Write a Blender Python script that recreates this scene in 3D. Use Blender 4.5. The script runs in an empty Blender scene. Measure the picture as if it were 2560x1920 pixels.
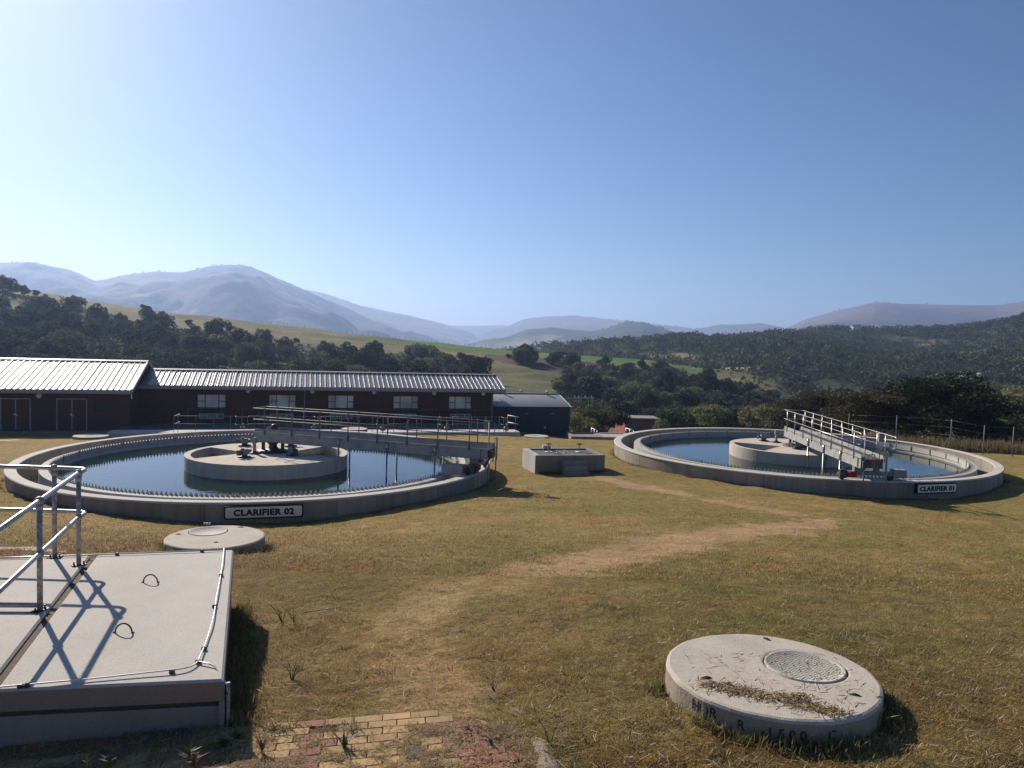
import bpy, math, random
import numpy as np
from mathutils import Vector, Matrix

random.seed(11)
rng = np.random.default_rng(11)
R = math.radians
sc = bpy.context.scene
C = sc.collection

# ------------------------------------------------------------------ camera, sky, sun, exposure
F = 1980.0; PITCH = 0.0595; ROLL = 0.0295          # the camera stands at the origin, z = 0 at eye level
cam_d = bpy.data.cameras.new("camera")
cam_d.sensor_width = 36.0; cam_d.lens = F / 2560 * 36.0
cam_d.clip_start = 0.1; cam_d.clip_end = 40000
cam = bpy.data.objects.new("camera", cam_d); C.objects.link(cam)
_c, _s = math.cos(ROLL), math.sin(ROLL)
_U = Vector((0, math.sin(PITCH), math.cos(PITCH))); _Rt = Vector((1, 0, 0)); _Fw = Vector((0, math.cos(PITCH), -math.sin(PITCH)))
_r = _c * _Rt + _s * _U; _u = -_s * _Rt + _c * _U; _b = -_Fw
cam.matrix_world = Matrix(((_r.x, _u.x, _b.x, 0), (_r.y, _u.y, _b.y, 0), (_r.z, _u.z, _b.z, 0), (0, 0, 0, 1)))
sc.camera = cam

SUN_AZ = 38.0      # degrees left of the viewing direction
SUN_EL = 28.0
world = bpy.data.worlds.new("World"); sc.world = world; world.use_nodes = True
wn = world.node_tree; wn.nodes.clear()
sky = wn.nodes.new("ShaderNodeTexSky"); sky.sky_type = 'NISHITA'; sky.sun_disc = False
sky.sun_elevation = R(SUN_EL); sky.sun_rotation = R(-SUN_AZ)
sky.altitude = 600; sky.air_density = .85; sky.dust_density = 1.0; sky.ozone_density = 7.0
bg = wn.nodes.new("ShaderNodeBackground"); bg.inputs[1].default_value = .071
wo = wn.nodes.new("ShaderNodeOutputWorld")
wn.links.new(sky.outputs[0], bg.inputs[0]); wn.links.new(bg.outputs[0], wo.inputs[0])
sun_d = bpy.data.lights.new("sun", 'SUN'); sun_d.energy = 5.0; sun_d.angle = R(0.53); sun_d.color = (1.0, 0.90, 0.76)
sun = bpy.data.objects.new("sun", sun_d); C.objects.link(sun)
SUNV = Vector((-math.sin(R(SUN_AZ)) * math.cos(R(SUN_EL)), math.cos(R(SUN_AZ)) * math.cos(R(SUN_EL)), math.sin(R(SUN_EL))))
sun.rotation_euler = SUNV.to_track_quat('Z', 'Y').to_euler()
sc.view_settings.view_transform = 'Standard'; sc.view_settings.look = 'None'
sc.view_settings.exposure = .38; sc.view_settings.gamma = 1.0; sc.view_settings.use_curve_mapping = False
sc.render.engine = 'CYCLES'
sc.cycles.use_denoising = True
sc.cycles.max_bounces = 6; sc.cycles.diffuse_bounces = 2; sc.cycles.glossy_bounces = 3
sc.cycles.transmission_bounces = 4; sc.cycles.volume_bounces = 1; sc.cycles.transparent_max_bounces = 8
sc.cycles.caustics_reflective = False; sc.cycles.caustics_refractive = False

# ------------------------------------------------------------------ survey helpers (points read off the photograph, given a depth or a height)
def ray(px, py):
    x = (px - 1280) / F; y = -(py - 960) / F
    x, y = _c * x - _s * y, _s * x + _c * y
    return np.array([x, math.cos(PITCH) + y * math.sin(PITCH), -math.sin(PITCH) + y * math.cos(PITCH)])
def atz(px, py, z): d = ray(px, py); return d * (z / d[2])
def aty(px, py, Y): d = ray(px, py); return d * (Y / d[1])
def proj(P):
    P = np.asarray(P, float); X, Y, Z = P[..., 0], P[..., 1], P[..., 2]
    dep = Y * math.cos(PITCH) - Z * math.sin(PITCH); up = Y * math.sin(PITCH) + Z * math.cos(PITCH)
    x = X / dep; y = up / dep
    return np.stack([1280 + F * (_c * x + _s * y), 960 - F * (-_s * x + _c * y)], -1)
VS = 2560 / 2212.0

def vnoise(x, y, seed=0):
    x = np.asarray(x, float); y = np.asarray(y, float)
    xi = np.floor(x).astype(np.int64); yi = np.floor(y).astype(np.int64)
    xf = x - xi; yf = y - yi
    u = xf * xf * (3 - 2 * xf); v = yf * yf * (3 - 2 * yf)
    def h(a, b):
        n = (a * 374761393 + b * 668265263 + seed * 1442695041) & 0xffffffff
        n = ((n ^ (n >> 13)) * 1274126177) & 0xffffffff
        return ((n ^ (n >> 16)) & 0xffff) / 65535.0
    return (h(xi, yi) * (1 - u) + h(xi + 1, yi) * u) * (1 - v) + (h(xi, yi + 1) * (1 - u) + h(xi + 1, yi + 1) * u) * v
def fbm(x, y, seed=0, octs=4):
    a = 0.5; s = 0; t = 0
    for k in range(octs):
        s = s + a * vnoise(x, y, seed + k * 17); t += a; a *= 0.5; x = x * 2.03 + 5.1; y = y * 2.03 + 1.7
    return s / t * 2 - 1

# ------------------------------------------------------------------ object helpers
def tag(o, label=None, cat=None, group=None, kind=None):
    if label: o['label'] = label
    if cat: o['category'] = cat
    if group: o['group'] = group
    if kind: o['kind'] = kind
    return o
def empty(name, loc=(0, 0, 0), rz=0.0, label=None, cat=None, group=None):
    o = bpy.data.objects.new(name, None); C.objects.link(o); o.empty_display_size = 0.3
    o.location = loc; o.rotation_euler = (0, 0, rz)
    return tag(o, label, cat, group)
def link(name, me, parent=None, loc=None, rz=None):
    o = bpy.data.objects.new(name, me); C.objects.link(o)
    if parent is not None: o.parent = parent
    if loc is not None: o.location = loc
    if rz is not None: o.rotation_euler = (0, 0, rz)
    return o
def copy_tree(o, parent=None):
    c = o.copy(); C.objects.link(c); c.parent = parent
    for ch in list(o.children): copy_tree(ch, c)
    return c
def np_mesh(name, verts, faces, mat=None, col=None, smooth=False):
    """faces: (n,k) int array"""
    me = bpy.data.meshes.new(name)
    verts = np.ascontiguousarray(verts, dtype=np.float32); faces = np.ascontiguousarray(faces, dtype=np.int32)
    n, k = faces.shape
    me.vertices.add(len(verts)); me.vertices.foreach_set("co", verts.ravel())
    me.loops.add(n * k); me.loops.foreach_set("vertex_index", faces.ravel())
    me.polygons.add(n)
    me.polygons.foreach_set("loop_start", np.arange(0, n * k, k, dtype=np.int32))
    me.polygons.foreach_set("loop_total", np.full(n, k, dtype=np.int32))
    if smooth: me.polygons.foreach_set("use_smooth", np.ones(n, dtype=bool))
    me.update(calc_edges=True); me.validate()
    if col is not None:
        a = me.color_attributes.new("tint", 'FLOAT_COLOR', 'POINT')
        c4 = np.ones((len(verts), 4), np.float32); c4[:, :3] = col
        a.data.foreach_set("color", c4.ravel())
    if mat: me.materials.append(mat)
    return me

class MB:
    def __init__(s): s.v = []; s.f = []; s.sm = []
    def add(s, vs, fs, smooth=False):
        b = len(s.v); s.v += [tuple(map(float, p)) for p in vs]; s.f += [tuple(b + i for i in f) for f in fs]; s.sm += [smooth] * len(fs); return s
    def box(s, x0, x1, y0, y1, z0, z1, bev=0.0):
        if bev <= 0:
            v = [(x0, y0, z0), (x1, y0, z0), (x1, y1, z0), (x0, y1, z0), (x0, y0, z1), (x1, y0, z1), (x1, y1, z1), (x0, y1, z1)]
            return s.add(v, [(0, 3, 2, 1), (4, 5, 6, 7), (0, 1, 5, 4), (1, 2, 6, 5), (2, 3, 7, 6), (3, 0, 4, 7)])
        return s.prism([(x0, y0), (x1, y0), (x1, y1), (x0, y1)], z0, z1, bev)
    def prism(s, poly, z0, z1, bev=0.0):
        a = sum(poly[i][0] * poly[(i + 1) % len(poly)][1] - poly[(i + 1) % len(poly)][0] * poly[i][1] for i in range(len(poly)))
        if a < 0: poly = poly[::-1]
        n = len(poly)
        if bev > 0:
            ins = []
            for i in range(n):
                p, q, r = Vector(poly[i - 1][:2]), Vector(poly[i][:2]), Vector(poly[(i + 1) % n][:2])
                d1 = (q - p).normalized(); d2 = (r - q).normalized()
                n1 = Vector((-d1.y, d1.x)); n2 = Vector((-d2.y, d2.x)); m = (n1 + n2)
                m = m / max(0.3, m.length_squared) * 2
                ins.append(q + m * bev)
            v = [(x, y, z0) for x, y in poly] + [(x, y, z1 - bev) for x, y in poly] + [(p.x, p.y, z1) for p in ins]
            f = [tuple(range(n))[::-1], tuple(range(2 * n, 3 * n))]
            for i in range(n):
                j = (i + 1) % n
                f += [(i, j, n + j, n + i), (n + i, n + j, 2 * n + j, 2 * n + i)]
            return s.add(v, f)
        v = [(x, y, z0) for x, y in poly] + [(x, y, z1) for x, y in poly]
        f = [tuple(range(n))[::-1], tuple(range(n, 2 * n))] + [(i, (i + 1) % n, n + (i + 1) % n, n + i) for i in range(n)]
        return s.add(v, f)
    def tube(s, pts, r, n=10, r2=None, cap=True):
        pts = [Vector(p) for p in pts]; m = len(pts); rings = []
        up = None
        for i, p in enumerate(pts):
            d = (pts[min(i + 1, m - 1)] - pts[max(i - 1, 0)]).normalized()
            if up is None:
                up = Vector((0, 0, 1)) if abs(d.z) < 0.9 else Vector((1, 0, 0))
            a = d.cross(up)
            if a.length < 1e-5: a = d.cross(Vector((0, 1, 0)))
            a.normalize(); b = a.cross(d).normalized(); up = b
            rr = r if r2 is None else r + (r2 - r) * i / (m - 1)
            rings.append([p + (a * math.cos(2 * math.pi * k / n) + b * math.sin(2 * math.pi * k / n)) * rr for k in range(n)])
        v = [q for rg in rings for q in rg]; f = []
        for i in range(m - 1):
            for k in range(n):
                k2 = (k + 1) % n
                f.append((i * n + k, (i + 1) * n + k, (i + 1) * n + k2, i * n + k2))
        b = len(s.v); s.add(v, f, True)
        if cap:
            s.f += [tuple(b + k for k in range(n)), tuple(b + (m - 1) * n + k for k in range(n))[::-1]]; s.sm += [False, False]
        return s
    def lathe(s, prof, n=24, c=(0, 0), smooth=True, a0=0.0, a1=2 * math.pi):
        full = abs(a1 - a0 - 2 * math.pi) < 1e-6
        m = n if full else n + 1
        v = [(c[0] + r * math.cos(a0 + (a1 - a0) * k / n), c[1] + r * math.sin(a0 + (a1 - a0) * k / n), z) for k in range(m) for r, z in prof]
        q = len(prof); f = []
        for k in range(n):
            k2 = (k + 1) % m
            for j in range(q - 1): f.append((k * q + j, k2 * q + j, k2 * q + j + 1, k * q + j + 1))
        return s.add(v, f, smooth)
    def sphere(s, c, r, n=10, m=6, sz=1.0):
        prof = [(max(1e-4, r * math.sin(math.pi * j / m)), c[2] - r * sz * math.cos(math.pi * j / m)) for j in range(m + 1)]
        return s.lathe(prof, n, (c[0], c[1]))
    def build(s, name, mat, parent=None, loc=None, rz=None, kind=None):
        me = bpy.data.meshes.new(name); me.from_pydata(s.v, [], s.f)
        me.polygons.foreach_set("use_smooth", s.sm)
        me.update()
        if mat: me.materials.append(mat)
        o = link(name, me, parent, loc, rz)
        if kind: o['kind'] = kind
        return o
def fillet(pts, r, n=5):
    """round the inner corners of a polyline"""
    pts = [Vector(p) for p in pts]; out = [pts[0]]
    for i in range(1, len(pts) - 1):
        a, b, c = pts[i - 1], pts[i], pts[i + 1]
        d1 = (a - b); d2 = (c - b); rr = min(r, d1.length * .49, d2.length * .49)
        p = b + d1.normalized() * rr; q = b + d2.normalized() * rr
        for k in range(n + 1):
            t = k / n; out.append(p * (1 - t) ** 2 + b * 2 * t * (1 - t) + q * t * t)
    out.append(pts[-1]); return out
def text(body, size, mat, parent, M, name='lettering', extrude=0.004, bold=0.0, sx=1.0):
    cu = bpy.data.curves.new(name, 'FONT'); cu.body = body; cu.size = size; cu.extrude = extrude; cu.offset = bold
    cu.space_character = 1.10; cu.align_x = 'CENTER'; cu.align_y = 'CENTER'; cu.materials.append(mat); cu.resolution_u = 3
    tmp = bpy.data.objects.new('tmp', cu); C.objects.link(tmp); dg = bpy.context.evaluated_depsgraph_get(); dg.update()
    me = bpy.data.meshes.new_from_object(tmp.evaluated_get(dg)); bpy.data.objects.remove(tmp); bpy.data.curves.remove(cu)
    o = link(name, me, parent); o.matrix_local = M @ Matrix.Diagonal((sx, 1, 1, 1)); return o

# ------------------------------------------------------------------ materials
def mat(name, col=(.5, .5, .5), rough=.8, metal=0.0, spec=None):
    m = bpy.data.materials.new(name); m.use_nodes = True
    b = m.node_tree.nodes['Principled BSDF']
    b.inputs['Base Color'].default_value = (*col, 1); b.inputs['Roughness'].default_value = rough; b.inputs['Metallic'].default_value = metal
    if spec is not None: b.inputs['Specular IOR Level'].default_value = spec
    return m
def nd(m, t, **kw):
    n = m.node_tree.nodes.new(t)
    for k, v in kw.items():
        if k.startswith('i_'):
            key = k[2:]; key = int(key) if key.isdigit() else key
            n.inputs[key].default_value = v
        else: setattr(n, k, v)
    return n
def lk(m, a, b): m.node_tree.links.new(a, b)
def coords(m, world=True, obj='Object'):
    if world:
        return nd(m, 'ShaderNodeNewGeometry').outputs['Position']
    return nd(m, 'ShaderNodeTexCoord').outputs[obj]
def mixc(m, fac, a, b):
    n = nd(m, 'ShaderNodeMix', data_type='RGBA')
    for s, i in ((fac, 0), (a, 6), (b, 7)):
        if isinstance(s, (int, float)): n.inputs[i].default_value = s
        elif isinstance(s, tuple): n.inputs[i].default_value = (*s, 1)
        else: lk(m, s, n.inputs[i])
    return n.outputs[2]
def noise(m, co, scale, detail=4, rough=.55, dist=0.0, vec_scale=None):
    if vec_scale:
        mp = nd(m, 'ShaderNodeMapping'); mp.inputs['Scale'].default_value = vec_scale; lk(m, co, mp.inputs[0]); co = mp.outputs[0]
    n = nd(m, 'ShaderNodeTexNoise', i_Scale=scale, i_Detail=detail, i_Roughness=rough, i_Distortion=dist); lk(m, co, n.inputs['Vector'])
    return n.outputs['Fac']
def ramp(m, f, stops):
    n = nd(m, 'ShaderNodeValToRGB'); e = n.color_ramp.elements
    while len(e) > 1: e.remove(e[-1])
    e[0].position = stops[0][0]; c = stops[0][1]; e[0].color = (*c, 1) if isinstance(c, tuple) else (c, c, c, 1)
    for p, c in stops[1:]:
        q = e.new(p); q.color = (*c, 1) if isinstance(c, tuple) else (c, c, c, 1)
    lk(m, f, n.inputs[0]); return n.outputs[0]
def bump(m, h, strength=.3, dist=.01, nrm=None):
    n = nd(m, 'ShaderNodeBump', i_Strength=strength, i_Distance=dist); lk(m, h, n.inputs['Height'])
    if nrm: lk(m, nrm, n.inputs['Normal'])
    b = m.node_tree.nodes['Principled BSDF']; lk(m, n.outputs[0], b.inputs['Normal']); return n.outputs[0]
def setc(m, s): lk(m, s, m.node_tree.nodes['Principled BSDF'].inputs['Base Color'])

def concrete(name, col, dark=.72, warm=(.45, .36, .26), scale=1.0, streak=0.0, blot=.35, fine=60):
    m = mat(name, col, .88, 0, .25); co = coords(m)
    d = tuple(c * dark for c in col)
    n1 = noise(m, co, 1.1 * scale, 6, .62); n2 = noise(m, co, 7 * scale, 5, .6); n3 = noise(m, co, fine, 2, .5)
    c = mixc(m, ramp(m, n1, [(.35, 0.0), (.7, 1.0)]), col, d)
    w = nd(m, 'ShaderNodeMath', operation='MULTIPLY'); lk(m, ramp(m, n2, [(.5, 0.0), (.78, 1.0)]), w.inputs[0]); w.inputs[1].default_value = blot
    c = mixc(m, w.outputs[0], c, warm)
    if streak:
        s = noise(m, co, 1.0, 5, .6, .3, (3.2, 3.2, .16))
        w = nd(m, 'ShaderNodeMath', operation='MULTIPLY'); lk(m, ramp(m, s, [(.45, 0.0), (.7, 1.0)]), w.inputs[0]); w.inputs[1].default_value = streak
        c = mixc(m, w.outputs[0], c, tuple(x * .55 for x in col))
    p = ramp(m, n3, [(.30, .55), (.42, 1.0)])
    mm = nd(m, 'ShaderNodeMix', data_type='RGBA', blend_type='MULTIPLY'); mm.inputs[0].default_value = .55; lk(m, c, mm.inputs[6]); lk(m, p, mm.inputs[7])
    setc(m, mm.outputs[2])
    h = nd(m, 'ShaderNodeMath', operation='ADD'); lk(m, n3, h.inputs[0]); lk(m, n2, h.inputs[1])
    bump(m, h.outputs[0], .35, .012)
    return m
M = {}
M['conc'] = concrete('pale_concrete', (.50, .475, .44), .78, (.42, .33, .24), 1.0, .35)
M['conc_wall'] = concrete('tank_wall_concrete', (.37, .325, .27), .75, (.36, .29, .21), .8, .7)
m = M['conc_wall']; b_ = m.node_tree.nodes['Principled BSDF']; src_ = b_.inputs['Base Color'].links[0].from_socket
oi = nd(m, 'ShaderNodeObjectInfo'); mr = nd(m, 'ShaderNodeMapRange'); mr.inputs[3].default_value = .80; mr.inputs[4].default_value = 1.14; lk(m, oi.outputs['Random'], mr.inputs[0])
hs = nd(m, 'ShaderNodeHueSaturation'); lk(m, mr.outputs[0], hs.inputs['Value']); lk(m, src_, hs.inputs['Color']); lk(m, hs.outputs[0], b_.inputs['Base Color'])
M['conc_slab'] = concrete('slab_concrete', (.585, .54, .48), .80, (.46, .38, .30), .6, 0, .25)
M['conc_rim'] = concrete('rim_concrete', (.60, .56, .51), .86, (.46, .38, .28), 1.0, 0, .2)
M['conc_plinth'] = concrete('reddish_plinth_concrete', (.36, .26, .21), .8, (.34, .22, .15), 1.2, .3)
M['conc_island'] = concrete('island_concrete', (.64, .56, .46), .84, (.5, .36, .22), .9, .35, .45)
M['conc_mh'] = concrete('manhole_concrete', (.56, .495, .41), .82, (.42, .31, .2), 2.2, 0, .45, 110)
M['sign_grey'] = mat('sign_face_grey', (.30, .30, .31), .6)
M['conc_edge'] = concrete('reddish_edge_concrete', (.34, .235, .175), .85, (.30, .19, .13), 1.5, .2)  # slab side faces: reddish soil stain, with shade added to the colour
M['mh_edge'] = concrete('manhole_side_concrete', (.38, .31, .235), .8, (.32, .23, .15), 2.5, 0, .5)  # stained manhole side, darkened further to deepen its shade
M['dark_rust'] = mat('rusted_rebar', (.11, .085, .07), .8, .3)
M['pale_stick'] = mat('pale_stick', (.38, .32, .26), .9)
M['river'] = mat('river_water', (.05, .06, .08), .15)
M['alu'] = mat('aluminium_cable', (.68, .67, .62), .5, .3)
M['soffit'] = mat('dark_joint_fill', (.10, .065, .045), .95)
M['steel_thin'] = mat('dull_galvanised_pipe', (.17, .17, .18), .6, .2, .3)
M['steel'] = mat('galvanised_steel', (.50, .50, .52), .38, .85)
m = M['steel']; co = coords(m); setc(m, mixc(m, ramp(m, noise(m, co, 14, 4, .6), [(.35, 0.), (.7, 1.)]), (.46, .45, .46), (.30, .28, .28)))
M['steel_post'] = mat('weathered_galvanised_post', (.42, .40, .38), .62, .45)
m = M['steel_post']; co = coords(m); setc(m, mixc(m, ramp(m, noise(m, co, 22, 6, .7, .4), [(.38, 0.), (.62, 1.)]), (.46, .44, .42), (.22, .18, .15)))
M['girder'] = mat('galvanised_girder', (.40, .40, .39), .8, 0, .2)
m = M['girder']; co = coords(m); setc(m, mixc(m, ramp(m, noise(m, co, 2.5, 6, .65), [(.35, 0.), (.7, 1.)]), (.40, .395, .38), (.26, .255, .25)))
M['grating'] = mat('deck_grating', (.30, .30, .29), .6, .5)
M['black'] = mat('black_enamel', (.02, .02, .022), .5)
M['dark_metal'] = mat('dark_cast_metal', (.055, .055, .06), .55, .3)
M['grey_paint'] = mat('grey_machine_paint', (.20, .21, .20), .55)
M['white_paint'] = mat('white_paint', (.72, .71, .69), .6)
M['red_paint'] = mat('red_motor_paint', (.45, .03, .025), .45)
M['sign_white'] = mat('sign_face', (.80, .77, .68), .5)
M['sign_black'] = mat('sign_black', (.012, .012, .013), .6)
M['lamp_glass'] = mat('opal_lamp_glass', (.75, .74, .72), .4)
M['timber_door'] = mat('dark_red_timber', (.12, .035, .02), .6)
m = M['timber_door']; co = coords(m, False); w = nd(m, 'ShaderNodeTexWave', i_Scale=5.2, i_Distortion=.4); w.bands_direction = 'X'; lk(m, co, w.inputs[0])
setc(m, mixc(m, ramp(m, w.outputs['Fac'], [(0.0, 0.), (.15, 1.)]), (.02, .009, .007), (.085, .028, .018)))
M['frame_dark'] = mat('window_frame_paint', (.035, .02, .015), .5)
M['pane'] = mat('daylight_tint_pane', (.34, .34, .32), .3, 0, .3)
m = M['pane']; co = coords(m); setc(m, ramp(m, noise(m, co, .9, 2, .5), [(.3, (.40, .39, .35)), (.7, (.75, .73, .66))]))  # pale tone stands for daylight in the room, painted on the pane
M['pane_dark'] = mat('unlit_window_pane', (.035, .04, .045), .35, 0, .25)
M['plinth_blue'] = mat('dark_blue_sheeting', (.022, .030, .050), .6)
m = M['plinth_blue']; co = coords(m, False); w = nd(m, 'ShaderNodeTexWave', i_Scale=2.2); w.bands_direction = 'X'; lk(m, co, w.inputs[0]); bump(m, w.outputs['Fac'], .6, .03)

def brick(name, a, b, mortar, sc_=1.0):
    m = mat(name, a, .9); co = coords(m, False)
    s = nd(m, 'ShaderNodeSeparateXYZ'); lk(m, co, s.inputs[0])
    ad = nd(m, 'ShaderNodeMath', operation='ADD'); lk(m, s.outputs[0], ad.inputs[0]); lk(m, s.outputs[1], ad.inputs[1])
    cb = nd(m, 'ShaderNodeCombineXYZ'); lk(m, ad.outputs[0], cb.inputs[0]); lk(m, s.outputs[2], cb.inputs[1])
    t = nd(m, 'ShaderNodeTexBrick', i_Scale=1.0); t.inputs['Brick Width'].default_value = .23; t.inputs['Row Height'].default_value = .085
    t.inputs['Mortar Size'].default_value = .01; t.inputs['Color1'].default_value = (*a, 1); t.inputs['Color2'].default_value = (*b, 1); t.inputs['Mortar'].default_value = (*mortar, 1)
    lk(m, cb.outputs[0], t.inputs['Vector'])
    n = noise(m, co, .8, 5, .6)
    setc(m, mixc(m, ramp(m, n, [(.35, 0.), (.75, .6)]), t.outputs['Color'], tuple(x * .6 for x in a)))
    inv = nd(m, 'ShaderNodeMath', operation='SUBTRACT'); inv.inputs[0].default_value = 1; lk(m, t.outputs['Fac'], inv.inputs[1])
    bump(m, inv.outputs[0], .5, .008)
    return m
M['brick'] = brick('dark_face_brick', (.125, .048, .034), (.08, .034, .026), (.09, .065, .05))
M['brick_red'] = brick('red_brick', (.42, .12, .085), (.36, .10, .07), (.32, .2, .16))
def roofm(name, col, rough, metal):
    m = mat(name, col, rough, metal); co = coords(m)
    n = noise(m, co, .7, 5, .6); n2 = noise(m, co, 9, 4, .6)
    setc(m, mixc(m, ramp(m, n, [(.3, 0.), (.75, 1.)]), col, tuple(x * .72 for x in col)))
    b = m.node_tree.nodes['Principled BSDF']
    lk(m, ramp(m, n2, [(.3, rough * .8), (.7, rough * 1.25)]), b.inputs['Roughness'])
    bump(m, n2, .15, .01)
    return m
M['roof'] = roofm('ribbed_roof_sheet', (.33, .325, .34), .46, .7)
M['roof_dull'] = roofm('darker_roof_sheet', (.24, .235, .25), .42, .75)  # darker version of the ribbed sheet, for the filter building
M['roof_trim'] = roofm('roof_trim_sheet', (.36, .35, .38), .55, .5)
M['fascia'] = mat('grey_fascia', (.30, .28, .30), .65)
M['bark'] = mat('bark', (.10, .075, .055), .95)
M['rock'] = concrete('pale_rock', (.42, .36, .31), .6, (.4, .24, .15), .8, 0, .6, 8)

def leafm(name, hue=None):
    m = mat(name, (.06, .08, .03), .75, 0, .2)
    nt = m.node_tree; b = nt.nodes['Principled BSDF']
    at = nd(m, 'ShaderNodeAttribute', attribute_name='tint'); oi = nd(m, 'ShaderNodeObjectInfo')
    hs = nd(m, 'ShaderNodeHueSaturation')
    mr = nd(m, 'ShaderNodeMapRange'); mr.inputs[3].default_value = .6; mr.inputs[4].default_value = 1.55; lk(m, oi.outputs['Random'], mr.inputs[0]); lk(m, mr.outputs[0], hs.inputs['Value'])
    ml = nd(m, 'ShaderNodeMath', operation='MULTIPLY'); lk(m, oi.outputs['Random'], ml.inputs[0]); ml.inputs[1].default_value = 7.13
    fr = nd(m, 'ShaderNodeMath', operation='FRACT'); lk(m, ml.outputs[0], fr.inputs[0])
    mh = nd(m, 'ShaderNodeMapRange'); mh.inputs[3].default_value = .465; mh.inputs[4].default_value = .52; lk(m, fr.outputs[0], mh.inputs[0]); lk(m, mh.outputs[0], hs.inputs['Hue'])
    lk(m, at.outputs['Color'], hs.inputs['Color']); lk(m, hs.outputs[0], b.inputs['Base Color'])
    tr = nd(m, 'ShaderNodeBsdfTranslucent'); lk(m, hs.outputs[0], tr.inputs[0])
    mx = nd(m, 'ShaderNodeMixShader'); mx.inputs[0].default_value = .28
    out = nt.nodes['Material Output']; lk(m, b.outputs[0], mx.inputs[1]); lk(m, tr.outputs[0], mx.inputs[2]); lk(m, mx.outputs[0], out.inputs[0])
    return m
M['leaf'] = leafm('foliage')
def tintm(name, rough=.85, transl=.0):
    m = mat(name, (.2, .2, .1), rough, 0, .2); at = nd(m, 'ShaderNodeAttribute', attribute_name='tint')
    setc(m, at.outputs['Color'])
    if transl:
        b = m.node_tree.nodes['Principled BSDF']; tr = nd(m, 'ShaderNodeBsdfTranslucent'); lk(m, at.outputs['Color'], tr.inputs[0])
        mx = nd(m, 'ShaderNodeMixShader'); mx.inputs[0].default_value = transl
        lk(m, b.outputs[0], mx.inputs[1]); lk(m, tr.outputs[0], mx.inputs[2]); lk(m, mx.outputs[0], m.node_tree.nodes['Material Output'].inputs[0])
    return m
M['blade'] = tintm('grass_blades', .8, .3)
M['paver'] = None

# water in the tanks
m = mat('tank_water', (.012, .028, .022), .03, 0, .5); M['water'] = m
m.node_tree.nodes['Principled BSDF'].inputs['IOR'].default_value = 1.33
co = coords(m); n1 = noise(m, co, 1.6, 4, .55, .5, (.6, 1.6, 1)); n2 = noise(m, co, 7.0, 2, .5)
ad = nd(m, 'ShaderNodeMath', operation='MULTIPLY_ADD'); lk(m, n2, ad.inputs[0]); ad.inputs[1].default_value = .25; lk(m, n1, ad.inputs[2])
bump(m, ad.outputs[0], .16, .03)

# ------------------------------------------------------------------ ground of the site
SC1 = np.array([14.3, 39.63]); SC2 = np.array([-9.78, 31.8]); RO = 9.0; Z1 = -5.193; Z2 = -5.09
GP = np.array([(0, 2.5, -3.0), (-6, 3, -3.0), (-4, 5.3, -3.02), (7, 3, -3.0), (2.2, 6.5, -2.88), (1.6, 5.3, -2.93), (3.2, 5.6, -2.93), (-2, 6, -3.12), (-1.8, 8.5, -3.42), (-6, 10.5, -3.4), (0, 9.5, -3.3), (6, 9, -3.3), (12, 9, -3.5),
    (-5.3, 14.2, -3.98), (-14, 14, -4.0), (0, 14, -4.05), (8, 14, -4.1), (18, 14, -4.3), (0, 20, -4.85), (-14, 19, -4.75), (10, 20, -4.8), (24, 20, -5.0), (-26, 20, -4.9),
    (-8, 22.6, -5.74), (-6.5, 22.8, -5.74), (-3, 25.2, -5.55), (0.5, 28.5, -5.6), (-17, 26, -5.6), (-19.8, 31, -5.8), (15, 30.2, -5.90), (17.5, 30.8, -5.92), (20.5, 32, -5.8), (6, 35, -5.75), (1, 32.6, -5.72), (4.6, 33.2, -5.62),
    (-28, 36, -5.95), (-30, 46, -6.7), (-24, 49, -6.75), (-10, 43, -6.2), (-10, 50, -6.55), (1.7, 52, -6.6), (8, 50, -6.35), (20, 52, -6.4), (30, 47, -6.3), (28, 40, -6.0), (40, 45, -6.2),
    (-20, 58, -6.9), (0, 62, -7.4), (12, 58, -8.2), (14, 66, -8.6), (30, 62, -7.9), (50, 62, -8.2), (-40, 62, -6.9), (50, 25, -5.4), (-50, 25, -5.2)], float)
def _tps(r): return np.where(r > 1e-9, r * r * np.log(r + 1e-12), 0)
_n = len(GP); _A = np.zeros((_n + 3, _n + 3)); _d = np.hypot(GP[:, None, 0] - GP[None, :, 0], GP[:, None, 1] - GP[None, :, 1])
_A[:_n, :_n] = _tps(_d) + np.eye(_n) * 3.0; _A[:_n, _n] = 1; _A[:_n, _n + 1:] = GP[:, :2]; _A[_n, :_n] = 1; _A[_n + 1:, :_n] = GP[:, :2].T
_w = np.linalg.solve(_A, np.r_[GP[:, 2], 0, 0, 0])
def G(x, y):
    x = np.asarray(x, float); y = np.asarray(y, float); z = _w[_n] + _w[_n + 1] * x + _w[_n + 2] * y
    for i in range(_n): z = z + _w[i] * _tps(np.hypot(x - GP[i, 0], y - GP[i, 1]))
    return z + .035 * fbm(x * .9, y * .9, 3) + .012 * fbm(x * 5, y * 5, 5, 2)
def ghit(px, py):
    d = ray(px, py); lo, hi = 3.0, 75.0
    for _ in range(40):
        t = (lo + hi) / 2
        if d[2] * t / d[1] < G(d[0] / d[1] * t, t): hi = t
        else: lo = t
    return np.array([d[0] / d[1] * lo, lo, float(G(d[0] / d[1] * lo, lo))])

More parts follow.
